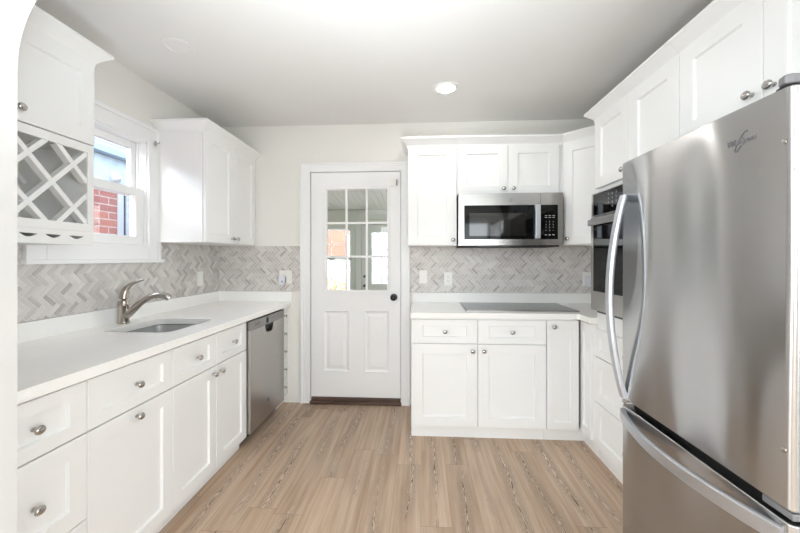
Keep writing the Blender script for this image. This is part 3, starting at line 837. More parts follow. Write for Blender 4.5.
# corner cabinet with a folding pair of doors
t = Thing('corner_base_cabinet', 'white corner base cabinet with folding door, right of the cooktop cabinet', 'cabinet', (1.4, 2.8, 0), GB)
T0 = frame((0, 0, 0), (1, 0, 0), (0, 1, 0), (0, 0, 1))
xfr = 1.140
t.part('carcass', MB().prism(T0, [(0.882, YF), (1.094, YF), (1.094, 2.70), (1.24, 2.70), (1.24, 2.560), (xfr, 2.560), (xfr, 2.384), (XR - 0.004, 2.384), (XR - 0.004, YB - 0.004), (0.882, YB - 0.004)], 0.090, 0.8745), 'cab')
t.part('toe_kick', MB().prism(T0, [(0.882, YF + 0.030), (xfr + 0.018, YF + 0.030), (xfr + 0.018, 2.384), (XR - 0.02, 2.384), (XR - 0.02, YB - 0.02), (0.882, YB - 0.02)], 0, 0.090), 'cab')
front(t, 'door', FB(0.886, YF, 0.096), 0.218, 0.766, 0.052, 0.060, (0.046, 0.724))
front(t, 'door', FR(xfr, 2.574, 0.096), 0.146, 0.766, 0.040, 0.060)
# worktop
ct = Thing('countertop', 'white quartz countertop under the microwave, holding the cooktop', 'countertop', (0.4, 2.85, 0.876), 'white quartz countertops')
ct.part('slab', MB().prism(T0, [(-0.076, 2.535), (1.080, 2.535), (1.095, 2.520), (1.095, 2.384), (XR - 0.003, 2.384), (XR - 0.003, YB - 0.002), (-0.076, YB - 0.002)], ZT0, ZT1), 'quartz', bevel=0.002)
ct.part('upstand', MB().box(-0.073, XR - 0.003, YB - 0.021, YB - 0.001, ZT1, 1.001), 'quartz', bevel=0.0015)
# cooktop
t = Thing('cooktop', 'dark glass electric cooktop set on the back counter', 'cooktop', (0.74, 2.87, ZT1))
gl = t.part('glass', MB().box(0.338, 1.142, 2.655, 3.095, ZT1 + 0.0005, ZT1 + 0.006), 'cooktop', bevel=0.002)
mb = MB()
for a, b, c, e in ((0.332, 0.338, 2.649, 3.101), (1.142, 1.148, 2.649, 3.101), (0.338, 1.142, 2.649, 2.655), (0.338, 1.142, 3.095, 3.101)):
    mb.box(a, b, c, e, ZT1 + 0.0005, ZT1 + 0.0065)
t.part('rim', mb, 'steel_dark')
for cx, cy, r in ((0.52, 2.78, 0.09), (0.52, 2.98, 0.07), (0.92, 2.78, 0.07), (0.92, 2.98, 0.09)):
    vs = []; fs = []; n = 40
    for i in range(n):
        a = 2 * PI * i / n
        for rr in (r - 0.002, r): vs.append((cx + rr * math.cos(a), cy + rr * math.sin(a), ZT1 + 0.0063))
    for i in range(n): q = 2 * i; r_ = 2 * ((i + 1) % n); fs.append((q, q + 1, r_ + 1, r_))
    t.part('burner_ring', MB().add(vs, fs), 'legend', gl)

# wall cabinets of the back run
YU = 2.84
t = Thing('wall_cabinet', 'tall single-door white wall cabinet left of the microwave', 'cabinet', (0.09, 3.0, 1.40), GW)
t.part('carcass', MB().box(-0.106, 0.282, YU, YB - 0.002, 1.402, 2.19), 'cab', bevel=0.001)
front(t, 'door', FB(-0.103, YU, 1.406), 0.383, 0.780, 0.076, 0.064, (0.383 - 0.030, 0.040))
t.part('crown_molding', MB().sweep([(-0.106, YB - 0.002), (-0.106, YU - 0.010), (0.2825, YU - 0.010)], CROWN, 1), 'cab')
t = Thing('wall_cabinet', 'short white wall cabinet with two doors above the microwave', 'cabinet', (0.68, 3.0, 1.80), GW)
t.part('carcass', MB().box(0.2835, 1.094, YU, YB - 0.002, 1.802, 2.19), 'cab', bevel=0.001)
front(t, 'door', FB(0.2865, YU, 1.806), 0.390, 0.380, 0.072, 0.064, (0.390 - 0.034, 0.040))
front(t, 'door', FB(0.680, YU, 1.806), 0.388, 0.380, 0.072, 0.064, (0.038, 0.040))
t.part('crown_molding', MB().sweep([(0.2835, YU - 0.010), (1.094, YU - 0.010)], CROWN, 1), 'cab')
# diagonal corner wall cabinet
t = Thing('corner_wall_cabinet', 'white diagonal corner wall cabinet between microwave and oven tower', 'cabinet', (1.45, 2.9, 1.40), GW)
pA, pB = (1.106, YU), (1.430, YU - 0.324)
t.part('carcass', MB().prism(T0, [(1.096, YU), pA, pB, (1.430, 2.386), (XR - 0.003, 2.386), (XR - 0.003, YB - 0.002), (1.096, YB - 0.002)], 1.404, 2.19), 'cab')
r2 = math.sqrt(0.5)
TC = frame((pA[0] + 0.008, pA[1] - 0.008, 1.408), (r2, -r2, 0), (0, 0, 1), (-r2, -r2, 0))
front(t, 'door', TC, 0.436, 0.776, 0.066, 0.064, (0.034, 0.044))
t.part('crown_molding', MB().sweep([(1.095, YU - 0.010), (pA[0] - 0.004, YU - 0.010), (pB[0] - 0.007, pB[1] - 0.007)], CROWN, 1), 'cab')

# over-the-range microwave
mx0, mx1, my, mz0, mz1 = 0.288, 1.066, 2.745, 1.400, 1.797
t = Thing('microwave', 'stainless over-the-range microwave under the short wall cabinet', 'microwave', (0.67, 2.94, mz0))
t.part('body', MB().box(mx0 + 0.002, mx1 - 0.002, my + 0.045, YB - 0.012, mz0 + 0.004, mz1), 'black', label='dark steel case')
TM = FB(mx0, my + 0.044, mz0)
W, H = mx1 - mx0, mz1 - mz0
sx = 0.628                                           # seam between door and control side
gx0, gx1, gz0, gz1 = 0.042, 0.568, 0.046, 0.306
mb = MB()
for a, b, c, e in ((0, gx0, 0, H), (gx1, 0.612, 0, H), (gx0, gx1, 0, gz0), (gx0, gx1, gz1, H)): mb.obox(TM, a, b, c, e, 0, 0.044)
dr = t.part('door', mb, 'steel', label='stainless door surround')
t.part('door_glass', MB().obox(TM, gx0, gx1, gz0, gz1, 0.004, 0.042), 'blackglass', dr, 'black glass door front')
t.part('window', MB().obox(TM, gx0 + 0.040, gx1 - 0.058, gz0 + 0.026, gz1 - 0.060, 0.0421, 0.0428), 'mwglass', dr)
hp = [(0.590, 0.048), (0.590, 0.304)]
hd = t.part('handle', MB().obox(TM, 0.569, 0.606, 0.050, 0.305, 0.062, 0.076).obox(TM, 0.575, 0.600, 0.060, 0.082, 0.040, 0.064).obox(TM, 0.575, 0.600, 0.272, 0.294, 0.040, 0.064), 'handle', label='flat vertical steel handle', bevel=0.003)
mb = MB()
qx0, qx1 = 0.614, 0.742
for a, b, c, e in ((qx1, W, 0, H), (0.614, qx1, 0, gz0), (0.614, qx1, gz1, H)): mb.obox(TM, a, b, c, e, 0, 0.044)
t.part('control_side', mb, 'steel')
kp = t.part('control_panel', MB().obox(TM, 0.614, qx1, gz0, gz1, 0.004, 0.043), 'blackglass', label='black glass keypad')
mb = MB()
for r, row in enumerate(('123', '456', '789', '<0>')):
    for c, ch in enumerate(row):
        t.part('key_legend', MB().text(ch, 0.015, off(TM, 0.655 + c * 0.026, gz0 + 0.132 - r * 0.022, 0.0434), 0.0002), 'legend', kp)
for r in range(2):
    for c in range(3): t.part('key_legend', MB().obox(TM, 0.646 + c * 0.028, 0.664 + c * 0.028, gz0 + 0.162 + r * 0.014, gz0 + 0.166 + r * 0.014, 0.0431, 0.0436), 'legend', kp)
for c in range(3): t.part('key_legend', MB().obox(TM, 0.646 + c * 0.028, 0.662 + c * 0.028, gz0 + 0.030, gz0 + 0.036, 0.0431, 0.0436), 'legend', kp)
roundel(t, off(TM, 0.392, 0.345, 0.0441), 0.014)
mb = MB().obox(TM, 0.02, W - 0.02, -0.010, 0.003, -0.34, 0.030)
t.part('underside_vent', mb, 'dark', label='black vent grille underneath', bevel=0.002)
t.part('front_lip', MB().obox(TM, 0.150, 0.640, -0.012, -0.0005, 0.031, 0.040), 'black')

# ------------------------------------------------------------------ right run: oven tower
xf = 1.140
y0, ym, y1 = 1.615, 1.992, 2.372
t = Thing('oven_cabinet', 'tall white oven cabinet right of the corner with drawers below and doors above', 'cabinet', (1.45, 2.0, 0))
mb = MB().box(xf, XR - 0.003, y0 + 0.001, y0 + 0.020, 0.09, 2.19).box(xf, XR - 0.003, y1 - 0.012, y1, 0.09, 2.19)
mb.box(xf, XR - 0.003, y0 + 0.02, y1 - 0.012, 0.09, 0.952).box(xf, XR - 0.003, y0 + 0.02, y1 - 0.012, 1.722, 2.19)
mb.box(XR - 0.02, XR - 0.003, y0 + 0.02, y1 - 0.012, 0.952, 1.722)
t.part('carcass', mb, 'cab')
t.part('toe_kick', MB().box(xf + 0.018, XR - 0.02, y0 + 0.001, y1, 0, 0.09), 'cab')
for a, b, rt in ((0.677, 0.850, 0.045), (0.384, 0.671, 0.062), (0.096, 0.378, 0.062)):
    front(t, 'drawer', FR(xf, y1 - 0.004, a), y1 - y0 - 0.008, b - a, 0.064, rt, ((y1 - y0) / 2, (b - a) / 2))
front(t, 'door', FR(xf, y1 - 0.004, 1.748), y1 - ym - 0.006, 0.440, 0.074, 0.064, (y1 - ym - 0.040, 0.044))
front(t, 'door', FR(xf, ym - 0.002, 1.748), ym - y0 - 0.005, 0.440, 0.074, 0.064, (0.036, 0.044))
t.part('crown_molding', MB().sweep([(xf - 0.010, y0 + 0.0005), (xf - 0.010, y1 + 0.002), (1.42, y1 + 0.002)], CROWN, -1), 'cab')
# wall oven
oz0, oz1 = 0.975, 1.712
t = Thing('built_in_oven', 'built-in stainless wall oven beside the refrigerator', 'oven', (1.4, 2.0, 0.96))
oy0, oy1 = y0 + 0.022, y1 - 0.014
t.part('body', MB().box(1.150, 1.70, oy0 + 0.004, oy1 - 0.004, 0.956, 1.718), 'dark')
TO = FR(1.142, y1 - 0.006, 0)
Wo = y1 - y0 - 0.012
t.part('base_vent', MB().obox(TO, 0.01, Wo - 0.01, 0.955, 0.974, 0, 0.012), 'black')
fr = t.part('control_fascia', MB().obox(TO, 0.0, 0.022, 1.566, oz1, 0, 0.042).obox(TO, Wo - 0.022, Wo, 1.566, oz1, 0, 0.042).obox(TO, 0.022, Wo - 0.022, 1.566, 1.572, 0, 0.042).obox(TO, 0.022, Wo - 0.022, oz1 - 0.006, oz1, 0, 0.042), 'steel_warm')
cpn = t.part('control_panel', MB().obox(TO, 0.022, Wo - 0.022, 1.572, oz1 - 0.006, 0, 0.041), 'blackglass', label='black glass control panel')
mb = MB()
for r, row in enumerate(('123', '456', '789', ' 0 ')):
    for c, ch in enumerate(row):
        if ch != ' ': t.part('key_legend', MB().text(ch, 0.019, off(TO, 0.205 + c * 0.042, 1.678 - r * 0.025, 0.0414), 0.0002), 'legend', cpn)
mb = MB()
for a, b, c, e in ((0, 0.030, oz0, 1.560), (Wo - 0.030, Wo, oz0, 1.560), (0.03, Wo - 0.03, oz0, 1.094), (0.03, Wo - 0.03, 1.512, 1.560)): mb.obox(TO, a, b, c, e, 0, 0.046)
dr = t.part('oven_door', mb, 'steel_warm', label='stainless oven door')
t.part('oven_window', MB().obox(TO, 0.030, Wo - 0.030, 1.094, 1.512, 0.004, 0.045), 'blackglass', dr, 'black oven door glass')
t.part('handle', MB().obox(TO, 0.02, Wo - 0.02, 1.506, 1.545, 0.064, 0.078).obox(TO, 0.045, 0.07, 1.512, 1.540, 0.042, 0.066).obox(TO, Wo - 0.07, Wo - 0.045, 1.512, 1.540, 0.042, 0.066), 'steel_warm', dr, 'flat stainless bar handle', bevel=0.004)
# cabinet over the fridge
y0f, ymf, y1f = 0.858, 1.235, 1.613
t = Thing('wall_cabinet', 'white two-door cabinet above the refrigerator', 'cabinet', (1.45, 1.235, 1.80), GW)
t.part('carcass', MB().box(xf, XR - 0.003, y0f, y1f, 1.800, 2.19), 'cab')
front(t, 'door', FR(xf, y1f - 0.002, 1.805), y1f - ymf - 0.004, 0.383, 0.074, 0.064, (y1f - ymf - 0.040, 0.048))
front(t, 'door', FR(xf, ymf - 0.002, 1.805), ymf - y0f - 0.004, 0.383, 0.074, 0.064, (0.036, 0.048))
t.part('crown_molding', MB().sweep([(xf - 0.010, y0f), (xf - 0.010, y1f)], CROWN, -1), 'cab')

# ------------------------------------------------------------------ refrigerator
Xf = 0.882
fy0, fy1 = 0.900, 1.624
t = Thing('refrigerator', 'tall stainless bottom-freezer refrigerator at the right edge', 'refrigerator', (1.28, 1.24, 0))
t.part('case', MB().box(0.968, 1.70, fy0 + 0.006, fy1 - 0.016, 0.03, 1.722), 'grey_plastic', label='grey refrigerator case', bevel=0.006)
t.part('base_grille', MB().box(0.985, 1.68, fy0 + 0.02, fy1 - 0.02, 0.0, 0.03), 'black')
def contour(y0, y1, n=22, bow=0.010, rc=0.016):
    """plan outline of a door: slightly bowed front, rounded long edges"""
    pts = [(0.962, y0), (Xf + rc + 0.004, y0)]
    m = []
    for i in range(n + 1):
        k = i / n; y = y0 + (y1 - y0) * k
        e = min(k, 1 - k) * (y1 - y0)
        rd = 0 if e > rc else rc - math.sqrt(max(0, rc * rc - (rc - e) ** 2))
        m.append((Xf + rd + bow * (2 * k - 1) ** 2 * 0.0, y))
    ys = [y0 + rc * (1 - math.cos(PI / 2 * i / 6)) for i in range(1, 7)]
    pts = [(0.962, y0)] + [(Xf + rc - rc * math.sin(PI / 2 * i / 6), y0 + rc - rc * math.cos(PI / 2 * i / 6)) for i in range(7)]
    pts += [(Xf + rc - rc * math.cos(PI / 2 * i / 6), y1 - rc + rc * math.sin(PI / 2 * i / 6)) for i in range(7)]
    pts += [(0.962, y1)]
    return pts
dp = contour(fy0, fy1)
ud = t.part('fresh_food_door', MB().prism(T0, dp, 0.692, 1.716), 'fridge', label='large brushed stainless upper door', smooth=True, bevel=0.003)
fd = t.part('freezer_door', MB().prism(T0, dp, 0.075, 0.660), 'fridge', label='brushed stainless freezer drawer front', smooth=True, bevel=0.003)
t.part('gasket', MB().box(0.930, 0.966, fy0 + 0.012, fy1 - 0.012, 0.60, 0.75), 'dark')
t.part('gasket', MB().box(0.9621, 0.9675, fy0 + 0.012, fy1 - 0.012, 0.08, 1.712), 'dark')
# bow handle on the far side of the upper door
def bow(p0, p1, dirv, depth, n=28, w0=0.017, w1=0.020, flat=0.011, up=(0, 1, 0)):
    P0, P1, D = Vector(p0), Vector(p1), Vector(dirv); pts = []
    for i in range(n + 1):
        k = i / n
        s_ = math.sin(PI * k); b = s_ ** 0.85 if s_ > 0 else 0
        pts.append(P0.lerp(P1, k) + D * (depth * b))
    return pts
def strap(mb, pts, wdir, hw, th):
    """flat bar of half width hw along wdir, thickness th, following pts"""
    wd = Vector(wdir); vs = []; fs = []; n = len(pts)
    for i in range(n):
        tg = (pts[min(i + 1, n - 1)] - pts[max(i - 1, 0)]).normalized(); nn = tg.cross(wd).normalized()
        k = 1.0
        for a, b in ((-1, -0.35), (-0.8, -1), (0.8, -1), (1, -0.35), (1, 0.35), (0.8, 1), (-0.8, 1), (-1, 0.35)):
            vs.append(pts[i] + wd * (hw * a * k) + nn * (th * b))
    for i in range(n - 1):
        for q in range(8):
            a = i * 8 + q; b = i * 8 + (q + 1) % 8; fs.append((a, b, b + 8, a + 8))
    fs.append(tuple(range(8))); fs.append(tuple(range((n - 1) * 8, n * 8)))
    return mb.add(vs, fs)
hy = fy1 - 0.030
pts = bow((Xf - 0.004, hy, 1.572), (Xf - 0.004, hy, 0.700), (-1, 0, 0), 0.062)
t.part('handle', strap(MB(), pts, (0, 1, 0), 0.019, 0.010), 'handle', ud, 'bowed satin steel handle', smooth=True)
pts = bow((Xf - 0.004, fy1 - 0.018, 0.626), (Xf - 0.004, fy0 + 0.018, 0.626), (-1, 0, 0), 0.062)
t.part('handle', strap(MB(), pts, (0, 0, 1), 0.023, 0.010), 'handle', fd, 'bowed satin steel freezer handle', smooth=True)
t.part('hinge_cover', MB().prism(T0, [(0.885, fy0 + 0.02), (0.900, fy0 + 0.012), (1.02, fy0 + 0.012), (1.02, fy0 + 0.085), (0.935, fy0 + 0.070), (0.892, fy0 + 0.045)], 1.7255, 1.750), 'grey_plastic', label='grey top hinge cover', bevel=0.006)
t.part('hinge_pin', MB().lathe(Matrix.Translation((0.915, fy0 + 0.045, 1.7165)), [(0.020, 0), (0.020, 0.009)], 16), 'black', smooth=True)
t.part('middle_hinge', MB().box(0.890, 0.930, fy0 + 0.006, fy0 + 0.085, 0.668, 0.686), 'grey_plastic', label='grey middle hinge bracket', bevel=0.003)
for z in (1.584, 0.835):
    t.part('screw_cap', MB().lathe(FR(Xf, 0.918, z), [(0.0065, 0), (0.006, 0.003), (0.004, 0.004), (0.001, 0.0045)], 16), 'nickel', ud, smooth=True)
# raised script badge with its slanted swoosh
mb = MB()
TB2 = FR(Xf, 1.036, 1.624)
mb.text('Whirlpool', 0.0215, off(TB2, 0, 0, 0.0012), 0.0010, shear=0.22)
sw = []
for i in range(25):
    a = -0.15 * PI + 1.05 * PI * i / 24
    sw.append((0.030 * math.cos(a), 0.008 * math.sin(a)))
ca, sa = math.cos(0.95), math.sin(0.95)
ring = [Vector((x * ca - y * sa, x * sa + y * ca, 0.001)) for x, y in sw]
mb.tube([TB2 @ p for p in ring], [0.0008 + 0.0014 * math.sin(PI * i / 24) for i in range(25)], 8, up=(1, 0, 0))
ring2 = [Vector((-p.x, -p.y, p.z)) for p in ring[:14]]
mb.tube([TB2 @ p for p in ring2], [0.0008 + 0.0012 * math.sin(PI * i / 13) for i in range(14)], 8, up=(1, 0, 0))
t.part('name_badge', mb, 'grey_plastic', ud, 'raised grey Whirlpool lettering')

# ------------------------------------------------------------------ outlets, switches, plug-ins
GO = 'white wall plates on the backsplash'
def plate(T, label, kinds, w_=0.072, h=0.118):
    """cover plate with one device per entry: s = rocker switch, t = toggle, o = duplex outlet"""
    W_ = w_ + 0.046 * (len(kinds) - 1)
    o = T @ Vector((0, 0, 0))
    t = Thing('wall_plate', label, 'outlet' if kinds[-1] == 'o' else 'switch', o, GO)
    p = t.part('cover', MB().obox(T, -W_ / 2, W_ / 2, -h / 2, h / 2, 0.0, 0.006), 'plastic', bevel=0.002)
    for i, k in enumerate(kinds):
        u = (i - (len(kinds) - 1) / 2) * 0.046
        if k == 's':
            t.part('rocker', MB().obox(T, u - 0.0165, u + 0.0165, -0.033, 0.033, 0.004, 0.0085), 'plastic', bevel=0.001)
        else:
            t.part('receptacle', MB().obox(T, u - 0.0165, u + 0.0165, -0.034, 0.034, 0.004, 0.0075), 'plastic', bevel=0.001)
            mb = MB()
            for s_ in (-0.018, 0.018):
                mb.obox(T, u - 0.0075, u - 0.0055, s_ - 0.001, s_ + 0.008, 0.0074, 0.0079).obox(T, u + 0.0055, u + 0.0075, s_ - 0.001, s_ + 0.006, 0.0074, 0.0079).obox(T, u - 0.002, u + 0.002, s_ - 0.010, s_ - 0.006, 0.0074, 0.0079)
            t.part('slots', mb, 'dark_legend')
    return t
yt = YB - 0.0095
plate(FL(XL + 0.0095, 2.860, 1.133), 'white rocker switch plate on the left wall tile, behind the faucet spout', ['s'])
plate(FB(-1.217, yt, 1.134), 'white double plate with outlet and switch left of the back door', ['o', 's'])
plate(FB(0.021, yt, 1.140), 'white rocker switch plate right of the back door', ['s'])
plate(FB(0.238, yt, 1.122), 'white duplex outlet under the microwave left corner', ['o'])
plate(FB(1.418, yt, 1.124), 'white outlet plate beside the wall oven, holding a plug-in', ['o'])
def plugin(T, label, mat):
    t = Thing('plug_in_device', label, 'night light', T @ Vector((0, 0, 0)), 'plug-in devices on the outlets')
    t.part('body', MB().prism(T, [(p[0], p[1]) for p in rrect(-0.026, 0.026, -0.045, 0.045, 0.016, 5)], 0.010, 0.046), mat, bevel=0.004)
    t.part('socket_block', MB().obox(T, -0.018, 0.026, -0.028, 0.030, 0.0002, 0.0098), 'dark')
    t.part('sensor_eye', MB().lathe(off(T, 0.008, -0.012, 0.046), [(0.007, 0), (0.007, 0.001), (0.001, 0.0015)], 12), 'grey_plastic', smooth=True)
plugin(FB(-1.238, yt - 0.008, 1.108), 'pale lavender plug-in device on the double plate near the back door', 'plastic_blue')
plugin(FB(1.426, yt - 0.008, 1.106), 'pale plug-in device on the outlet beside the wall oven', 'plastic_blue')

# ------------------------------------------------------------------ ceiling fixtures
def downlight(x, y, label, lit, r, nm):
    t = Thing(nm, label, 'ceiling light', (x, y, ZC), 'recessed ceiling lights')
    T = frame((x, y, ZC - 0.0005), (1, 0, 0), (0, -1, 0), (0, 0, -1))
    n = 40; vs = []; fs = []
    prof = [(r, 0), (r * 0.98, 0.004), (r * 0.80, 0.007), (r * 0.74, 0.004), (r * 0.74, 0)]
    for q, h in prof:
        for i in range(n):
            a = 2 * PI * i / n; vs.append(T @ Vector((q * math.cos(a), q * math.sin(a), h)))
    for j in range(len(prof) - 1):
        for i in range(n):
            a = j * n + i; b = j * n + (i + 1) % n; fs.append((a, b, b + n, a + n))
    t.part('trim_ring', MB().add(vs, fs), 'plastic' if lit else 'ceil', smooth=True)
    t.part('diffuser', MB().lathe(T, [(r * 0.74, 0.0), (r * 0.74, 0.003)], 40), 'lamp' if lit else 'ceil', label='glowing diffuser' if lit else None)
downlight(0.176, 2.517, 'lit round recessed ceiling light in front of the microwave', True, 0.084, 'recessed_light')
downlight(-1.366, 1.932, 'unlit white round ceiling light above the sink', False, 0.085, 'recessed_light')

# ------------------------------------------------------------------ enclosed porch behind the door
PY, PC, PF = 6.5, 2.19, -0.16
struct('floor_porch', MB().box(-2.2, 1.2, 3.29, 6.62, PF - 0.05, PF), 'porch_floor')
mb = MB()
x = -2.2
while x < 1.2:                                       # boards running away from the door
    mb.add([(x, 3.28, 2.46), (x + 0.088, 3.28, 2.46), (x + 0.088, PY + 0.1, PC), (x, PY + 0.1, PC), (x, 3.28, 2.52), (x + 0.088, 3.28, 2.52), (x + 0.088, PY + 0.1, PC + 0.06), (x, PY + 0.1, PC + 0.06)],
           [(0, 1, 2, 3), (4, 7, 6, 5), (0, 4, 5, 1), (2, 6, 7, 3), (1, 5, 6, 2), (0, 3, 7, 4)])
    x += 0.094
struct('ceiling_porch', mb, 'porch_ceiling')
struct('ceiling_porch_deck', MB().box(-2.3, 1.3, 3.28, PY + 0.1, 2.53, 2.58), 'porch_ceiling')
wx0, wx1, wz0, wz1 = -2.05, -1.285, 0.55, 1.85
gx0, gx1, gz0, gz1 = -1.10, -0.18, PF, 1.93
mb = MB().box(-2.2, wx0, PY, PY + 0.12, PF, 2.26).box(wx1, gx0, PY, PY + 0.12, PF, 2.26).box(gx1, 1.2, PY, PY + 0.12, PF, 2.26)
mb.box(wx0, wx1, PY, PY + 0.12, PF, wz0).box(wx0, wx1, PY, PY + 0.12, wz1, 2.26).box(gx0, gx1, PY, PY + 0.12, gz1, 2.26)
struct('wall_porch', mb, 'grey_trim')
struct('wall_porch_left', MB().box(-2.3, -2.2, 3.28, PY + 0.1, PF, 2.55), 'grey_trim')
struct('wall_porch_right', MB().box(1.2, 1.3, 3.28, PY + 0.1, PF, 2.55), 'grey_trim')
struct('trim_2', MB().box(-2.2, 1.2, PY - 0.016, PY - 0.001, 2.10, 2.19), 'grey_trim')
w = Thing('window_2', None, None, (-1.67, PY, wz0), kind='structure')
mb = MB()
for a, b, c, e in ((wx0 - 0.08, wx0, wz0 - 0.08, wz1 + 0.08), (wx1, wx1 + 0.08, wz0 - 0.08, wz1 + 0.08), (wx0, wx1, wz1, wz1 + 0.08), (wx0, wx1, wz0 - 0.08, wz0)): mb.box(a, b, PY - 0.02, PY - 0.001, c, e)
w.part('casing', mb, 'grey_trim', bevel=0.003)
mb = MB()
zm = 1.30
for a, b, c, e in ((wx0, wx0 + 0.035, wz0, wz1), (wx1 - 0.035, wx1, wz0, wz1), (wx0, wx1, wz1 - 0.035, wz1), (wx0, wx1, wz0, wz0 + 0.04), (wx0, wx1, zm - 0.03, zm + 0.03)): mb.box(a, b, PY + 0.02, PY + 0.06, c, e)
fr_ = w.part('window_frame', mb, 'trim')
mb = MB().box(wx0 + 0.035, wx1 - 0.035, PY + 0.03, PY + 0.05, 1.555, 1.570).box(wx0 + 0.035, wx1 - 0.035, PY + 0.03, PY + 0.05, 0.93, 0.945).box(-1.675, -1.66, PY + 0.03, PY + 0.05, wz0, wz1)
w.part('muntins', mb, 'trim', fr_)
w.part('sash_lock', MB().box(-1.72, -1.60, PY + 0.005, PY + 0.02, zm - 0.012, zm + 0.012), 'grey_plastic', fr_)
w.part('pane', MB().box(wx0 + 0.03, wx1 - 0.03, PY + 0.038, PY + 0.042, wz0 + 0.03, wz1 - 0.03), 'glass', fr_)
# exterior porch door with nine lights
d = Thing('door_2', None, None, ((gx0 + gx1) / 2, PY, PF), kind='structure')
mb = MB()
for a, b, c, e in ((gx0 - 0.085, gx0, gz0, gz1 + 0.085), (gx1, gx1 + 0.085, gz0, gz1 + 0.085), (gx0, gx1, gz1, gz1 + 0.085)): mb.box(a, b, PY - 0.022, PY - 0.001, c, e)
d.part('casing', mb, 'grey_trim', bevel=0.003)
vx0, vx1, vz0, vz1 = -0.905, -0.365, 0.83, 1.776
mb = MB()
for a, b, c, e in ((gx0 + 0.004, vx0, gz0 + 0.01, gz1 - 0.004), (vx1, gx1 - 0.004, gz0 + 0.01, gz1 - 0.004), (vx0, vx1, vz1, gz1 - 0.004), (vx0, vx1, gz0 + 0.01, vz0)): mb.box(a, b, PY + 0.01, PY + 0.055, c, e)
lf = d.part('door_leaf', mb, 'grey_trim')
mb = MB()
for i in (1, 2):
    u = vx0 + (vx1 - vx0) * i / 3; mb.box(u - 0.009, u + 0.009, PY + 0.015, PY + 0.035, vz0, vz1)
    v = vz0 + (vz1 - vz0) * i / 3; mb.box(vx0, vx1, PY + 0.016, PY + 0.034, v - 0.009, v + 0.009)
d.part('muntins', mb, 'door', lf)
d.part('pane', MB().box(vx0, vx1, PY + 0.036, PY + 0.040, vz0, vz1), 'glass', lf)
d.part('door_handle', MB().lathe(FB(-1.035, PY + 0.01, 0.80), [(0.028, 0), (0.028, 0.006), (0.011, 0.01), (0.011, 0.03), (0.027, 0.04), (0.024, 0.06), (0.005, 0.066)], 16).lathe(FB(-1.035, PY + 0.01, 0.97), [(0.028, 0), (0.026, 0.02), (0.005, 0.022)], 16), 'black', label='black knob and deadbolt', smooth=True)

# ------------------------------------------------------------------ outdoors
struct('ground', MB().box(-14, 14, 6.64, 16, PF - 0.3, PF - 0.15).box(-14, -2.32, -6, 6.64, -0.4, -0.25), 'ground')
# house next door, seen through the kitchen window
h = Thing('neighbor_house', 'red brick house next door with grey siding band and pale gutter', 'house', (-3.4, 2.5, -0.25))
hx = -3.20
h.part('brick_wall', MB().box(hx - 0.3, hx, -2.0, 3.57, -0.25, 2.02), 'brick')
h.part('siding_band', MB().box(hx - 0.3, hx + 0.03, -2.0, 6.4, 2.02, 2.34), 'frieze')
h.part('corner_board', MB().box(hx - 0.3, hx + 0.012, 3.572, 3.640, -0.25, 2.019), 'siding')
h.part('side_wall', MB().box(hx - 0.36, hx - 0.06, 3.642, 6.4, -0.25, 2.019), 'frieze')
wf = h.part('window_frame', MB().box(hx - 0.058, hx + 0.01, 3.70, 3.78, 0.6, 2.0).box(hx - 0.058, hx + 0.01, 4.5, 4.58, 0.6, 2.0).box(hx - 0.058, hx + 0.01, 3.78, 4.5, 1.92, 2.0).box(hx - 0.058, hx + 0.01, 3.78, 4.5, 0.6, 0.68), 'bluewood')
h.part('pane', MB().box(hx - 0.05, hx - 0.03, 3.78, 4.5, 0.68, 1.92), 'bluewood', wf)
h.part('downpipe', MB().tube([(hx + 0.03, 3.672, -0.25), (hx + 0.03, 3.672, 2.30)], 0.022, 10), 'shingle', smooth=True)
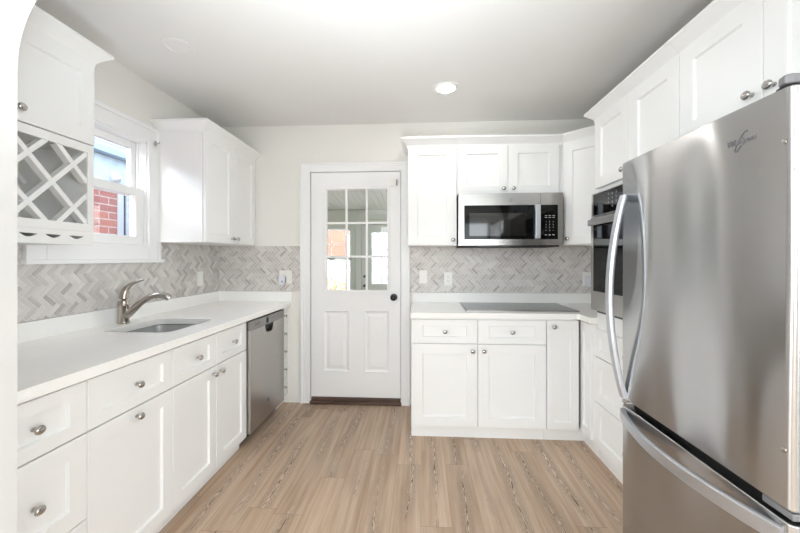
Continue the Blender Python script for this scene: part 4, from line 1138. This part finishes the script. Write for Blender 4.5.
h.part('gutter', MB().sweep([(hx + 0.03, -2.0), (hx + 0.03, 6.4)], [(0, 2.345), (0.09, 2.345), (0.115, 2.40), (0.115, 2.425), (0.125, 2.43), (0.125, 2.455), (0, 2.455)], 1), 'gutter')
TR = frame((0, 0, 0), (1, 0, 0), (0, 0, 1), (0, -1, 0))
h.part('roof', MB().prism(frame((0, 6.4, 0), (1, 0, 0), (0, 0, 1), (0, -1, 0)), [(hx + 0.02, 2.457), (hx - 2.4, 2.80), (hx - 2.4, 2.72), (hx - 0.2, 2.38), (hx - 0.05, 2.38)], 0, 8.4), 'shingle')
mb = MB().lathe(FL(hx + 0.031, 3.50, 2.13), [(0.05, 0), (0.05, 0.02), (0.035, 0.05), (0.012, 0.07)], 16)
h.part('yard_lamp', mb, 'siding', label='round white outdoor lamp', smooth=True)
# house behind the porch
h = Thing('brick_house', 'orange brick house with white lower siding seen through the porch window', 'house', (-3.5, 11.0, -0.45))
h.part('brick_wall', MB().box(-7.0, -2.02, 11.0, 11.4, 1.38, 5.0), 'brick2')
h.part('white_siding', MB().box(-7.0, -2.02, 11.0, 11.4, -0.45, 1.379), 'siding')
h = Thing('white_house', 'white house with a brick corner seen through the porch door', 'house', (0.3, 12.0, -0.45))
h.part('siding_wall', MB().box(-2.0, -0.86, 12.0, 12.4, -0.45, 4.5), 'siding')
h.part('brick_corner', MB().box(-0.858, 2.4, 12.0, 12.4, -0.45, 4.5), 'brick2')
h.part('vent', MB().box(-1.52, -1.28, 11.97, 11.999, 0.54, 0.78), 'grey_plastic')
mb = MB()
rr = random.Random(9)
for i in range(1500):
    c = Vector((rr.uniform(-4.0, -2.05), rr.uniform(9.2, 9.8), rr.uniform(-0.31, 0.80 + 0.14 * math.sin(i))))
    a = rr.uniform(0, 2 * PI); s_ = rr.uniform(0.03, 0.06)
    u = Vector((math.cos(a), rr.uniform(-.5, .5), math.sin(a))).normalized(); v = u.cross(Vector((0.2, 1, 0.1))).normalized()
    mb.add([c - u * s_, c - v * s_ * 0.5, c + u * s_, c + v * s_ * 0.5], [(0, 1, 2, 3)])
single('dry_hedge', mb, 'leaf', (-3.0, 9.5, -0.45), 'brown dry hedge outside the porch window', 'hedge')
